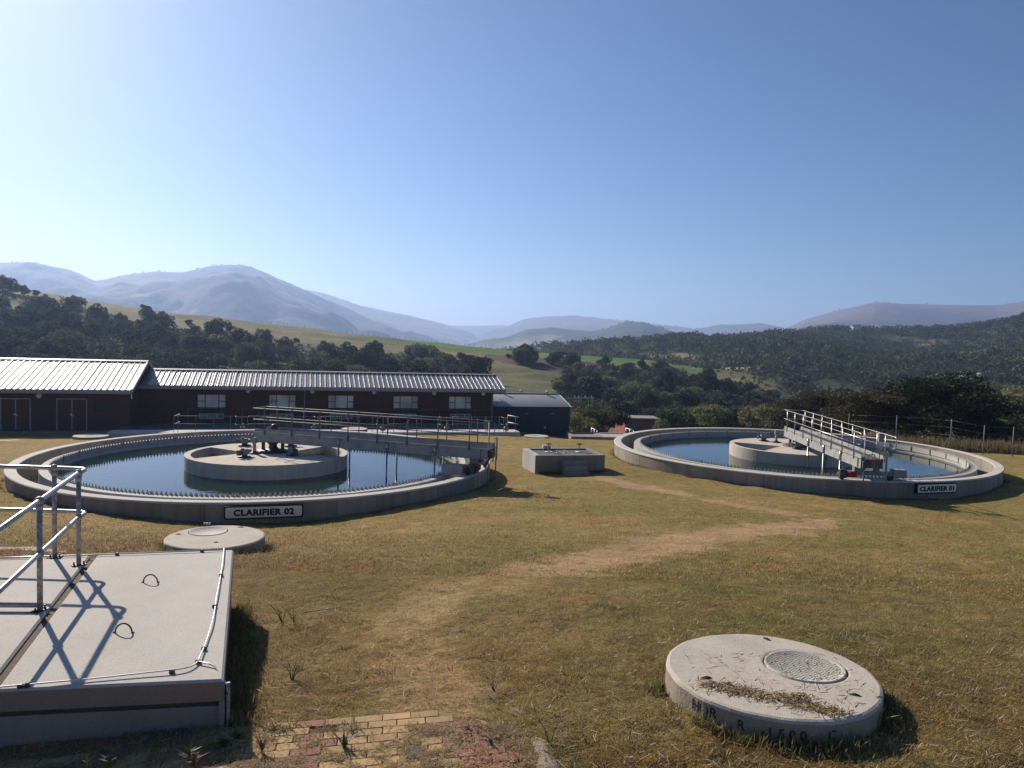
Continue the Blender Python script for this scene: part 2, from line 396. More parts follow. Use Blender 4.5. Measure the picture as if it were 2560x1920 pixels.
def segdist(x, y, pts, ws):
    best = np.full(np.shape(x), 1e9)
    for i in range(len(pts) - 1):
        a = pts[i]; b = pts[i + 1]; ab = b - a; t = np.clip(((x - a[0]) * ab[0] + (y - a[1]) * ab[1]) / (ab @ ab), 0, 1)
        d = np.hypot(x - a[0] - t * ab[0], y - a[1] - t * ab[1]) / (ws[i] + (ws[i + 1] - ws[i]) * t)
        best = np.minimum(best, d)
    return best
trailA = np.array([ghit(vx * VS, vy * VS)[:2] for vx, vy in ((880, 1640), (930, 1540), (900, 1440), (880, 1340), (1000, 1275), (1200, 1235), (1330, 1200), (1480, 1168), (1640, 1143), (1780, 1128))])
wA = [.75, .5, .45, .5, .6, .7, .85, 1.0, 1.1, .6]
trailB = np.array([ghit(vx * VS, vy * VS)[:2] for vx, vy in ((1790, 1128), (1700, 1106), (1600, 1092), (1480, 1070), (1380, 1052), (1290, 1032))])
wB = [.7, .6, .5, .6, .7, .5]
def trail(x, y):
    jx = x + .3 * fbm(x * 1.3, y * 1.3, 40); jy = y + .3 * fbm(x * 1.3, y * 1.3, 41)
    return np.clip(1.35 - np.minimum(segdist(jx, jy, trailA, wA), segdist(jx, jy, trailB, wB) * 1.1), 0, 1)
sandP = [np.array([ghit(a, b)[:2] for a, b in pp]) for pp in (((-60, 1372), (60, 1371), (150, 1380)), ((-40, 1101), (30, 1100)))]
def sand(x, y):
    jx = x + .25 * fbm(x * 1.5, y * 4, 60); jy = y + .2 * fbm(x * 1.5, y * 4, 61)
    return np.clip(1.2 - np.minimum(segdist(jx, jy, sandP[0], [.28, .26, .12]), segdist(jx, jy, sandP[1], [.5, .3])), 0, 1)
# the paved corner (pavers): axis frame
PV0 = ghit(1130, 1830)[:2]
def paved(x, y):
    # distance-like mask of the paved area near the camera
    q = np.stack([np.asarray(x), np.asarray(y)], -1)
    pg = [ghit(a, b)[:2] for a, b in ((610, 1838), (760, 1822), (900, 1815), (1030, 1818), (1200, 1800), (1290, 1800), (1370, 1850), (1420, 1930))]
    yl = np.interp(q[..., 0], [p[0] for p in pg], [p[1] for p in pg])
    return q[..., 1] < yl
def gcolor(x, y):
    n1 = fbm(x * .35, y * .55, 70); n2 = fbm(x * 1.4, y * 2.0, 71); n3 = fbm(x * 5, y * 7, 72); n4 = fbm(x * .15 + 3, y * .3, 73)
    straw = np.array([.33, .235, .12]); olive = np.array([.195, .175, .068]); brown = np.array([.235, .148, .080]); rust = np.array([.28, .155, .065])
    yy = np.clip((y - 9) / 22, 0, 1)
    g = np.clip(.42 + .8 * n1 + .6 * n2 + .24 * np.sign(x) * np.clip(np.abs(x) / 4, 0, 1), 0, 1)[..., None]
    c = straw * (1 - g) + olive * g
    b = np.clip(.9 * n4 + .5 * n2 + .1 + .25 * np.clip((.5 - x) / 4, 0, 1) - .35 * yy, 0, 1)[..., None]
    c = c * (1 - b) + brown * b
    r_ = np.clip(1.6 * fbm(x * .8 + 9, y * .9, 74) - .35, 0, .8)[..., None]
    c = c * (1 - r_) + rust * r_
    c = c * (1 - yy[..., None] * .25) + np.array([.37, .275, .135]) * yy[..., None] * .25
    c = c * (1 + .32 * n3[..., None])
    tr = trail(x, y); br_ = fbm(x * 1.1 + 4, y * 1.6, 78, 4); near_ = np.clip((13 - y) / 5, 0, 1)
    far_ = np.clip((y - 11.5) / 3, 0, 1)
    t = (np.clip(tr * 1.7 + .9 * n3 + 2.0 * br_ - .45 - .35 * near_, 0, 1) * (tr > 0) * (.5 + .42 * far_))[..., None]
    soil = np.array([.44, .30, .215]) * (1 + .25 * n2[..., None])
    c = c * (1 - t) + soil * t
    s = (sand(x, y) > .15)[..., None] * np.clip(sand(x, y) * 3, 0, 1)[..., None]
    c = c * (1 - s) + np.array([.62, .58, .53]) * s
    return np.clip(c * np.array([1.21, 1.15, .88]), .01, .9)
PP = [ghit(700, 1860), ghit(1250, 1860), ghit(1000, 1925)]
_pm = np.linalg.solve(np.array([[p[0], p[1], 1] for p in PP]), np.array([p[2] for p in PP]))
def PZ(x, y): return _pm[0] * x + _pm[1] * y + _pm[2]
def pmask(x, y):
    q = proj(np.stack([x, y, PZ(x, y)], -1)); return np.clip((q[..., 1] - 1800) / 14, 0, 1) * np.clip((1330 - q[..., 0] + (q[..., 1] - 1830) * .6) / 20, 0, 1) * (y > 3)

sl = np.linspace(-1.02, 1.02, 560); ys = np.concatenate([np.linspace(2.6, 5, 12), 5.05 * (70 / 5.05) ** (np.linspace(0, 1, 470))])
YY, SS = np.meshgrid(ys, sl, indexing='ij'); XX = SS * np.maximum(YY, 9) ; ZZ = G(XX, YY)
ZZ = ZZ + .022 * fbm(XX * 9, YY * 9, 81, 3) * np.clip(1.3 - YY / 30, .3, 1)
for cc in (SC1, SC2):
    rr = np.hypot(XX - cc[0], YY - cc[1]); ZZ = ZZ - 1.6 * np.clip((8.93 - rr) / .2, 0, 1)
    ZZ = ZZ + .10 * np.exp(-((rr - 9.1) / .35) ** 2) * (fbm(XX * 1.2, YY * 1.2, 77) + .2)
pk = pmask(XX, YY); bury = np.clip((fbm(XX * 1.9, YY * 2.6, 150, 4) + .35 * fbm(XX * 8, YY * 8, 151, 2) - .16) * 5, 0, 1); ZZ = ZZ * (1 - pk) + (PZ(XX, YY) - .008 + .026 * bury) * pk
nr, nc = XX.shape; idx = np.arange(nr * nc).reshape(nr, nc)
fc = np.stack([idx[:-1, :-1], idx[:-1, 1:], idx[1:, 1:], idx[1:, :-1]], -1).reshape(-1, 4)
V = np.stack([XX, YY, ZZ], -1).reshape(-1, 3)
m = mat('lawn_soil', (.2, .15, .07), .95, 0, .1); M['lawn'] = m
at = nd(m, 'ShaderNodeAttribute', attribute_name='tint'); co = coords(m)
nA = noise(m, co, 9, 6, .72, .5, (1, 1.8, 1)); nB = noise(m, co, 55, 4, .7, .6); nC = noise(m, co, 2.2, 6, .7, .4, (1, 2.4, 1))
mm = nd(m, 'ShaderNodeMix', data_type='RGBA', blend_type='MULTIPLY'); mm.inputs[0].default_value = 1.0; lk(m, at.outputs['Color'], mm.inputs[6])
lk(m, ramp(m, nA, [(.30, .42), (.48, .95), (.72, 1.35)]), mm.inputs[7])
m2 = nd(m, 'ShaderNodeMix', data_type='RGBA', blend_type='MULTIPLY'); m2.inputs[0].default_value = 1.0; lk(m, mm.outputs[2], m2.inputs[6])
lk(m, ramp(m, nB, [(.3, .6), (.52, 1.0), (.75, 1.45)]), m2.inputs[7])
m3 = nd(m, 'ShaderNodeMix', data_type='RGBA', blend_type='MULTIPLY'); m3.inputs[0].default_value = 1.0; lk(m, m2.outputs[2], m3.inputs[6])
lk(m, ramp(m, nC, [(.29, .35), (.37, .95), (.8, 1.1)]), m3.inputs[7])
setc(m, m3.outputs[2])
hh = nd(m, 'ShaderNodeMath', operation='ADD'); lk(m, nA, hh.inputs[0]); lk(m, nB, hh.inputs[1]); bump(m, hh.outputs[0], .9, .05)
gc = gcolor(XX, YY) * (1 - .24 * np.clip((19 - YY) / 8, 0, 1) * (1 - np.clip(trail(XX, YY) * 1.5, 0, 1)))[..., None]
gc = gc * (1 - pk[..., None]) + np.array([.30, .21, .13]) * pk[..., None]
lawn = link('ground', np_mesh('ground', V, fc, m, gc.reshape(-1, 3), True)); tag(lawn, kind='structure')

# ------------------------------------------------------------------ distant terrain
def smooth(t): return t * t * (3 - 2 * t)
class Layer:
    def __init__(s, prof, Yc, Yf, zf, Yb, p=1.0, amp=0.0, wl=200.0, camp=0.0, cwl=40.0, seed=1):
        s.px = np.array([a * VS for a, b in prof]); s.py = np.array([b * VS for a, b in prof])
        s.Yc, s.Yf, s.zf, s.Yb, s.p, s.amp, s.wl, s.camp, s.cwl, s.seed = Yc, Yf, zf, Yb, p, amp, wl, camp, cwl, seed
    def yc(s, px): return np.interp(px, [0, 2560], s.Yc) if isinstance(s.Yc, (tuple, list)) else np.full(np.shape(px), float(s.Yc))
    def pos(s, px, v):
        """px: column, v: 0 foot .. 1 crest .. 2 behind"""
        py = np.interp(px, s.px, s.py)
        x = (px - 1280) / F; y = -(py - 960) / F
        x, y = _c * x - _s * y, _s * x + _c * y
        dy = math.cos(PITCH) + y * math.sin(PITCH); dz = -math.sin(PITCH) + y * math.cos(PITCH)
        Yc = s.yc(px); zc = dz / dy * Yc; k = x / dy
        t = np.clip(v, 0, 1); t2 = np.clip(v - 1, 0, 1)
        Y = np.where(v <= 1, s.Yf + (Yc - s.Yf) * t, Yc + (s.Yb - Yc) * t2)
        X = k * Y
        base = s.zf + (zc - s.zf) * np.where(t < 1, smooth(t) * .45 + t ** s.p * .55, 1.0)
        z = np.where(v <= 1, base, zc + (s.zf - 5 - zc) * smooth(t2))
        w = np.clip(4 * t * (1 - t), 0, 1) * (v <= 1)
        z = z + s.amp * fbm(X / s.wl, Y / s.wl * .8, s.seed, 5) * w + s.camp * fbm(X / s.cwl, Y / s.cwl, s.seed + 5, 3) * (v <= 1) * np.clip(t * 3, 0, 1)
        return np.stack([X, Y, z], -1)
    def find(s, px, py):
        v = np.linspace(.02, 1, 160); P = s.pos(np.full(160, float(px)), v); q = proj(P)[:, 1]
        # the first surface hit coming from the camera
        i = np.argmax(q <= py)
        if q[i] > py: return None
        return P[i], v[i]
    def mesh(s, name, material, colf, x0=-420, x1=2980, nu=460, nv=70, nb=10):
        u = np.linspace(x0, x1, nu); v = np.r_[np.linspace(0, 1, nv), 1 + np.linspace(.1, 1, nb)]
        Vv, Uu = np.meshgrid(v, u, indexing='ij'); P = s.pos(Uu, Vv)
        a, b = Vv.shape; idx = np.arange(a * b).reshape(a, b)
        f = np.stack([idx[:-1, :-1], idx[:-1, 1:], idx[1:, 1:], idx[1:, :-1]], -1).reshape(-1, 4)
        q = proj(P)
        col = colf(P[..., 0], P[..., 1], P[..., 2], q[..., 0] / VS, q[..., 1] / VS, Vv)
        o = link(name, np_mesh(name, P.reshape(-1, 3), f, material, col.reshape(-1, 3), True)); tag(o, kind='structure'); return o
def hillm(name, s1, s2, lo=.7, hi=1.3, bmp=.5, bd=1.0):
    m = mat(name, (.2, .2, .1), .95, 0, .1); at = nd(m, 'ShaderNodeAttribute', attribute_name='tint'); co = coords(m)
    n1 = noise(m, co, s1, 6, .65); n2 = noise(m, co, s2, 4, .7)
    a = nd(m, 'ShaderNodeMix', data_type='RGBA', blend_type='MULTIPLY'); a.inputs[0].default_value = 1; lk(m, at.outputs['Color'], a.inputs[6]); lk(m, ramp(m, n1, [(.32, lo), (.68, hi)]), a.inputs[7])
    b = nd(m, 'ShaderNodeMix', data_type='RGBA', blend_type='MULTIPLY'); b.inputs[0].default_value = 1; lk(m, a.outputs[2], b.inputs[6]); lk(m, ramp(m, n2, [(.3, lo), (.7, hi)]), b.inputs[7])
    setc(m, b.outputs[2]); bump(m, n2, bmp, bd); return m
def lerp(a, b, t): return np.array(a) * (1 - t[..., None]) + np.array(b) * t[..., None]
def mtn_col(scale, thr, seed, dark=(.045, .058, .035), light=(.15, .12, .09)):
    def f(X, Y, Z, vx, vy, v):
        n = fbm(X / scale, Y / scale * .6 + Z / scale * 2, seed, 5) + .25 * fbm(X / scale * 4, Y / scale * 3, seed + 3)
        t = np.clip((n - thr) * 5 + .5, 0, 1)
        return lerp(light, dark, t)
    return f
L_plateau = Layer([(700, 716), (900, 712), (960, 703), (1020, 704), (1085, 702), (1150, 708), (1300, 716)], 6600, 5600, -60, 7100)
L_plateau.mesh('plateau', hillm('plateau_scrub', .001, .004), mtn_col(900, .1, 5), nu=160, nv=14, x0=600, x1=1700)  # scrub colours as on the other far hills
L_ridge = Layer([(380, 660), (560, 640), (655, 625), (700, 634), (780, 660), (880, 680), (960, 700), (1010, 716), (1060, 738), (1120, 765)], 5200, 3000, -60, 6400, 1.0, 60, 900, 5, 160, 9)
L_ridge.mesh('far_ridge', hillm('far_ridge_scrub', .003, .012), mtn_col(500, .12, 9), x0=300, x1=1300, nu=300)
L_mtn = Layer([(-420, 600), (-150, 578), (0, 567), (38, 565), (60, 566), (110, 576), (160, 592), (205, 609), (250, 600), (330, 588), (400, 588), (430, 582), (455, 574), (495, 571), (530, 574), (560, 585), (600, 605), (640, 622), (700, 650), (750, 672), (800, 695), (850, 712), (930, 735), (1010, 765)], 3600, 1300, -50, 5000, 1.15, 210, 620, 6, 60, 21)
def mcol(X, Y, Z, vx, vy, v):
    n = fbm(X / 420, Y / 500 + Z / 200, 31, 5)
    cap = np.clip((vx - 395) / 40, 0, 1) * np.clip((v - .62) * 6, 0, 1)
    t = np.clip((n + .12) * 6 + .5, 0, 1); t = np.maximum(t, cap * .9)
    return lerp((.15, .12, .095), (.02, .03, .024), t)
L_mtn.mesh('mountain', hillm('mountain_scrub', .006, .03, .45, 1.35, .8, 6), mcol, x0=-480, x1=1230, nu=460, nv=110)
L_mid = Layer([(900, 760), (980, 742), (1030, 724), (1100, 703), (1130, 690), (1180, 683), (1240, 682), (1310, 688), (1340, 692), (1430, 702), (1500, 710), (1560, 702), (1640, 700), (1695, 710), (1760, 730), (1850, 750)], 5200, 3200, -60, 6400, 1.0, 60, 800, 4, 120, 41)
L_mid.mesh('far_hill', hillm('far_hill_scrub', .004, .015), mtn_col(450, .1, 43), x0=1000, x1=2200, nu=300)
L_right = Layer([(1520, 760), (1600, 735), (1695, 710), (1740, 690), (1820, 668), (1890, 653), (1950, 656), (2050, 659), (2150, 660), (2212, 652), (2560, 635)], 4000, 1900, -60, 5600, 1.0, 90, 800, 3, 120, 51)
L_right.mesh('bald_hill', hillm('bald_hill_grass', .004, .02), mtn_col(600, .22, 53, (.055, .052, .05), (.14, .105, .085)), x0=1700, x1=2980, nu=320)
L_cone = Layer([(820, 765), (1000, 747), (1045, 735), (1100, 727), (1140, 712), (1200, 708), (1280, 716), (1320, 706), (1350, 697), (1390, 695), (1420, 707), (1470, 722), (1520, 737), (1600, 742), (1700, 752), (1900, 770)], 2600, 1500, -45, 3600, 1.1, 45, 330, 4, 60, 61)
L_cone.mesh('cone_hill', hillm('cone_hill_scrub', .01, .05), mtn_col(260, -.02, 63, (.04, .055, .035), (.20, .165, .115)), x0=850, x1=2300, nu=360)
# wooded hill on the right
L_wood = Layer([(900, 790), (1100, 772), (1200, 765), (1300, 754), (1400, 747), (1500, 742), (1600, 737), (1700, 724), (1800, 717), (1900, 719), (2000, 717), (2100, 712), (2150, 704), (2212, 692), (2560, 660)], (1100, 820), 250, -22, 1500, 1.25, 22, 160, 2.5, 25, 71)
def bare(vx, vy):
    """pale openings in the bush of the wooded hill, in picture columns of the survey"""
    m_ = np.zeros(np.shape(vx))
    for cx, cy, rx, ry in ((1310, 765, 40, 4), (1210, 772, 60, 4), (1400, 770, 55, 5), (1545, 747, 18, 3), (1470, 768, 26, 5), (1500, 776, 22, 5), (1955, 718, 25, 2), (1880, 742, 30, 2), (2040, 828, 45, 7), (2090, 822, 55, 6), (2130, 836, 30, 7), (2070, 805, 40, 4), (2170, 855, 30, 8), (1960, 728, 24, 2), (1600, 797, 60, 4), (2010, 745, 40, 2)):
        m_ = np.maximum(m_, 1.25 - np.hypot((vx - cx) / rx, (vy - cy) / ry))
    return np.clip(m_ * 2, 0, 1)
def wcol(X, Y, Z, vx, vy, v):
    n = fbm(X / 60, Y / 60, 75, 4); c = lerp((.045, .058, .028), (.075, .078, .042), np.clip(n * 2 + .3, 0, 1))
    b = bare(vx, vy)[..., None]; return c * (1 - b) + np.array([.25, .19, .12]) * b
L_wood.mesh('wooded_hill', hillm('wooded_hill_soil', .03, .2), wcol, x0=900, x1=2980, nu=420, nv=110)
# near hill on the left
L_near = Layer([(-420, 500), (-200, 555), (0, 612), (60, 625), (130, 640), (230, 655), (350, 672), (500, 690), (640, 705), (760, 720), (880, 736), (1000, 747), (1100, 757), (1200, 764), (1290, 771), (1400, 779), (1500, 796), (1600, 806), (1680, 823), (1720, 845), (1760, 875), (1900, 925), (2500, 960)], (430, 300), 130, -20, 640, 1.0, 5, 70, .9, 22, 91)
def inpoly(x, y, poly):
    r = np.zeros(np.shape(x), bool); n = len(poly)
    for i in range(n):
        x1, y1 = poly[i]; x2, y2 = poly[(i + 1) % n]
        c = ((y1 > y) != (y2 > y)) & (x < (x2 - x1) * (y - y1) / ((y2 - y1) if y2 != y1 else 1e-9) + x1); r ^= c
    return r
GREEN = [(880, 735), (1000, 746), (1200, 763), (1400, 778), (1500, 794), (1560, 802), (1500, 803), (1400, 792), (1320, 788), (1290, 782), (1150, 768), (1010, 761), (930, 750)]
BROWN = [(1040, 765), (1130, 770), (1290, 784), (1340, 790), (1480, 800), (1510, 812), (1400, 806), (1300, 812), (1260, 830), (1200, 806), (1130, 792), (1060, 778)]
FORA = [(-450, 600), (60, 650), (130, 672), (200, 672), (250, 697), (330, 706), (430, 722), (560, 742), (640, 752), (700, 755), (760, 765), (850, 770), (950, 777), (1030, 800), (1045, 840), (1020, 905), (-450, 905)]
FORB = [(1205, 835), (1225, 800), (1260, 806), (1300, 792), (1340, 800), (1400, 800), (1480, 812), (1540, 830), (1600, 842), (1640, 862), (1700, 880), (1790, 870), (1850, 905), (1700, 925), (1250, 925), (1225, 880)]
def ncol(X, Y, Z, vx, vy, v):
    jx = vx + 6 * fbm(X / 7, Y / 7, 95); jy = vy + 2.5 * fbm(X / 7, Y / 7, 96)
    n = fbm(X / 28, Y / 28, 93, 5); c = lerp((.19, .165, .07), (.11, .12, .044), np.clip(n * 1.6 + .5, 0, 1))
    fo = (inpoly(jx, jy + 4, FORA) | inpoly(jx, jy + 2, FORB)); c[fo] = c[fo] * .35 + np.array([.03, .04, .018])
    g = inpoly(jx, vy + .6 * fbm(X / 7, Y / 7, 96), GREEN); c[g] = np.array([.095, .165, .035])
    b = inpoly(jx, jy, BROWN); c[b] = (np.array([.095, .064, .044]) * (1 + .6 * fbm(X / 5, Y / 5, 97)[..., None]))[b]
    return c
L_near.mesh('grassy_hill', hillm('hill_grass', .08, .6, .75, 1.2, .6, .4), ncol, x0=-480, x1=2700, nu=620, nv=130)
# valley floor between the works and the hills
def VF(x, y): return -9.6 - 9.6 * smooth(np.clip((y - 62) / 70, 0, 1)) - 3.0 * np.clip((y - 130) / 200, 0, 1) + .7 * fbm(np.asarray(x) / 9, np.asarray(y) / 9, 101, 3)
yv = np.linspace(56, 420, 150); sv = np.linspace(-1.05, 1.05, 220); YY, SS = np.meshgrid(yv, sv, indexing='ij'); XX = YY * SS; ZZ = VF(XX, YY)
nr, nc = XX.shape; idx = np.arange(nr * nc).reshape(nr, nc); fc = np.stack([idx[:-1, :-1], idx[:-1, 1:], idx[1:, 1:], idx[1:, :-1]], -1).reshape(-1, 4)
cc_ = lerp((.10, .095, .045), (.19, .155, .085), np.clip(fbm(XX / 14, YY / 14, 103) + .5, 0, 1))
tag(link('valley_floor', np_mesh('valley_floor', np.stack([XX, YY, ZZ], -1).reshape(-1, 3), fc, hillm('valley_grass', .2, 1.5), cc_.reshape(-1, 3), True)), kind='structure')
# sheet of land reaching out to the horizon under the hills
mb = MB(); mb.add([(-8000, -150, -75), (8000, -150, -75), (8000, 7200, -75), (-8000, 7200, -75)], [(0, 1, 2, 3)]); mb.build('terrain', M['bark'], kind='structure')

# ------------------------------------------------------------------ round settling tanks
EA = R(14.6)     # the works are laid out on one grid, turned by this angle
def sector(mb, r0, r1, a0, a1, z0, z1, n, c=(0, 0)):
    """solid ring sector"""
    full = abs((a1 - a0) - 2 * math.pi) < 1e-6
    prof = [(r0, z0), (r0, z1), (r1, z1), (r1, z0), (r0, z0)]
    for k in range(n):
        pass
    v = []; m_ = n if full else n + 1
    for k in range(m_):
        a = a0 + (a1 - a0) * k / n; ca, sa = math.cos(a), math.sin(a)
        v += [(c[0] + r * ca, c[1] + r * sa, z) for r, z in ((r0, z0), (r0, z1), (r1, z1), (r1, z0))]
    f = []
    for k in range(n):
        k2 = (k + 1) % m_
        for j in range(4):
            j2 = (j + 1) % 4; f.append((k * 4 + j, k * 4 + j2, k2 * 4 + j2, k2 * 4 + j))
    if not full: f += [(0, 3, 2, 1), (n * 4, n * 4 + 1, n * 4 + 2, n * 4 + 3)]
    mb.add(v, f); return mb
def clarifier(c, zr, label, br_a, br_perp, isl_a, first):
    t = empty('clarifier_tank', (c[0], c[1], zr), 0, label, 'water tank', 'round concrete clarifier tanks')
    # outer wall cast in shutter lengths: each length a separate piece, joints a few mm open
    npan = 44; a = 2 * math.pi / npan
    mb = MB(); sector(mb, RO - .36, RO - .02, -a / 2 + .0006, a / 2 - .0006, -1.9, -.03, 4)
    me = None
    for k in range(npan):
        if me is None:
            o = mb.build('wall_panel', M['conc_wall'], t); me = o.data
        else: o = link('wall_panel', me, t)
        o.rotation_euler = (0, 0, k * a + .03); sc_ = 1 + random.uniform(-.0006, .0006); o.scale = (sc_, sc_, 1)
    mb = MB()      # coping with a small arris
    prof = [(RO - .37, -.03), (RO - .37, -.012), (RO - .355, 0), (RO - .02, 0), (RO + .005, -.02), (RO + .005, -.055), (RO - .015, -.06)]
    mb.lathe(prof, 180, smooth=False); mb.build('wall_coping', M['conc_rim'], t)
    mb = MB(); sector(mb, 7.68, 7.98, 0, 2 * math.pi, -2.0, -.10, 180); mb.build('inner_ring_wall', M['conc_rim' if first else 'conc'], t)
    mb = MB(); mb.lathe([(7.98, -.85), (RO - .36, -.87)], 120, smooth=False); mb.build('launder_floor', M['conc_wall'], t)
    # v-notch weir plate: one tooth is about 16 cm
    nt_ = 306; v = []; f = []; r_ = 7.655
    for k in range(nt_):
        a0 = 2 * math.pi * k / nt_; a1 = 2 * math.pi * (k + 1) / nt_; am = (a0 + a1) / 2; af = a0 + (a1 - a0) * .88
        b = len(v)
        for rr in (r_, r_ - .006):
            for (aa, zz) in ((a0, -.30), (af, -.30), (a1, -.30), (a1, -.10), (af, -.10), (am - (a1 - a0) * .06, .035), (a0, -.10)):
                v.append((rr * math.cos(aa), rr * math.sin(aa), zz))
        f += [(b, b + 1, b + 4, b + 5, b + 6), (b + 1, b + 2, b + 3, b + 4), (b + 13, b + 12, b + 11, b + 8, b + 7), (b + 11, b + 10, b + 9, b + 8)]
        f += [(b + 6, b + 5, b + 12, b + 13), (b + 5, b + 4, b + 11, b + 12), (b + 4, b + 3, b + 10, b + 11)]
    mb = MB(); mb.add(v, f); mb.build('notched_weir_plate', M['weir'], t)
    # brackets of the weir
    me = None
    for k in range(36):
        if me is None:
            mb = MB(); mb.box(7.62, 7.648, -.014, .014, -.30, .0); mb.box(7.62, 7.70, -.03, .03, -.095, -.075); me = mb.build('weir_bracket', M['steel_post'], t); me = me.data; o = None
        else: link('weir_bracket', me, t, rz=2 * math.pi * k / 36)
    # centre island: drum wall and deck with two open sectors
    ra = 3.15; half = R(31); zt = .12
    mb = MB(); sector(mb, ra - .24, ra, 0, 2 * math.pi, -2.2, zt - .002, 96); mb.build('island_wall', M['conc_island'], t)
    mb = MB()
    a1, a2 = isl_a
    for s0, s1 in ((a1 + half, a2 - half), (a2 + half, a1 - half)):
        while s1 < s0: s1 += 2 * math.pi
        n = 30; poly = [(0.0 + .55 * math.cos((s0 + s1) / 2) * 0, 0)]
        poly = [(.75 * math.cos(a1 if s1 > 9 else s0 - half), .75 * math.sin(s0 - half))] + [((ra - .241) * math.cos(s0 + (s1 - s0) * k / n), (ra - .241) * math.sin(s0 + (s1 - s0) * k / n)) for k in range(n + 1)] + [(.75 * math.cos(s1 + half), .75 * math.sin(s1 + half))]
        mb.prism(poly, -.15, zt, 0)
    o = mb.build('island_deck', M['conc_island'], t)
    # sides of the open sectors
    for ac in (a1, a2):
        for sg in (-1, 1):
            mb = MB(); e0 = Vector((.75 * math.cos(ac), .75 * math.sin(ac))); e1 = Vector(((ra - .25) * math.cos(ac + sg * half), (ra - .25) * math.sin(ac + sg * half)))
            d = (e1 - e0).normalized(); n_ = Vector((-d.y, d.x)) * sg * .12
            mb.prism([tuple(e0), tuple(e1), tuple(e1 + n_), tuple(e0 + n_)], -1.2, -.149)
            mb.build('channel_wall', M['conc_wall'], t)
    # water
    mb = MB(); mb.lathe([(0.001, -.43), (2.0, -.43), (5.0, -.43), (7.7, -.43)], 96, smooth=False)
    w = mb.build('water', M['water']); w.location = (c[0], c[1], zr); tag(w, kind='structure')
    return t
M['weir'] = mat('weir_plate', (.44, .41, .36), .7)
a2l = R(190); a2r = R(22)
T2 = clarifier(SC2, Z2, 'round clarifier tank on the left of the lawn with sign CLARIFIER 02', R(-17.7), .5, (R(22), R(190)), True)
T1 = clarifier(SC1, Z1, 'round clarifier tank on the right of the lawn with sign CLARIFIER 01', R(-92.8), .1, (R(12), R(192)), False)

def tank_sign(c, zr, ang, txt, label, w, h, zc):
    t = empty('tank_sign', (c[0] + (RO + .0) * math.cos(ang), c[1] + RO * math.sin(ang), zr + zc), ang + math.pi / 2, label, 'sign', 'signs on the clarifier walls')
    n = 10
    def arc(x0, x1, z0, z1, d0, d1, name, mt, rad=.05):
        # plate with rounded corners, bent to the wall
        pts = []
        for cx, cz, s in ((x1 - rad, z1 - rad, 0), (x0 + rad, z1 - rad, 1), (x0 + rad, z0 + rad, 2), (x1 - rad, z0 + rad, 3)):
            for k in range(5):
                a = (s + k / 4) * math.pi / 2; pts.append((cx + rad * math.cos(a), cz + rad * math.sin(a)))
        m_ = len(pts)
        v = [(x, -d0, z) for x, z in pts] + [(x, -d1, z) for x, z in pts]
        f = [tuple(range(m_, 2 * m_)), tuple(range(m_))[::-1]] + [(i, m_ + i, m_ + (i + 1) % m_, (i + 1) % m_) for i in range(m_)]
        mb = MB(); mb.add(v, f); return mb.build(name, mt, t)
    arc(-w / 2, w / 2, -h / 2, h / 2, -.06, .075, 'border', M['sign_black'], .07)
    arc(-w / 2 + .045, w / 2 - .045, -h / 2 + .045, h / 2 - .045, .07, .084, 'panel', M['sign_white'], .05)
    Mx = Matrix.Translation((0, -.088, -.015)) @ Matrix.Rotation(math.pi / 2, 4, 'X')
    text(txt, h * .62, M['sign_black'], t, Mx, bold=h * .034, sx=1.08, extrude=.003)
    return t
tank_sign(SC2, Z2, R(-73.5), 'CLARIFIER 02', 'white sign reading CLARIFIER 02 on the left tank wall', 2.25, .40, -.28)
tank_sign(SC1, Z1, R(-73.6), 'CLARIFIER 01', 'white sign reading CLARIFIER 01 on the right tank wall', 1.95, .40, -.27)

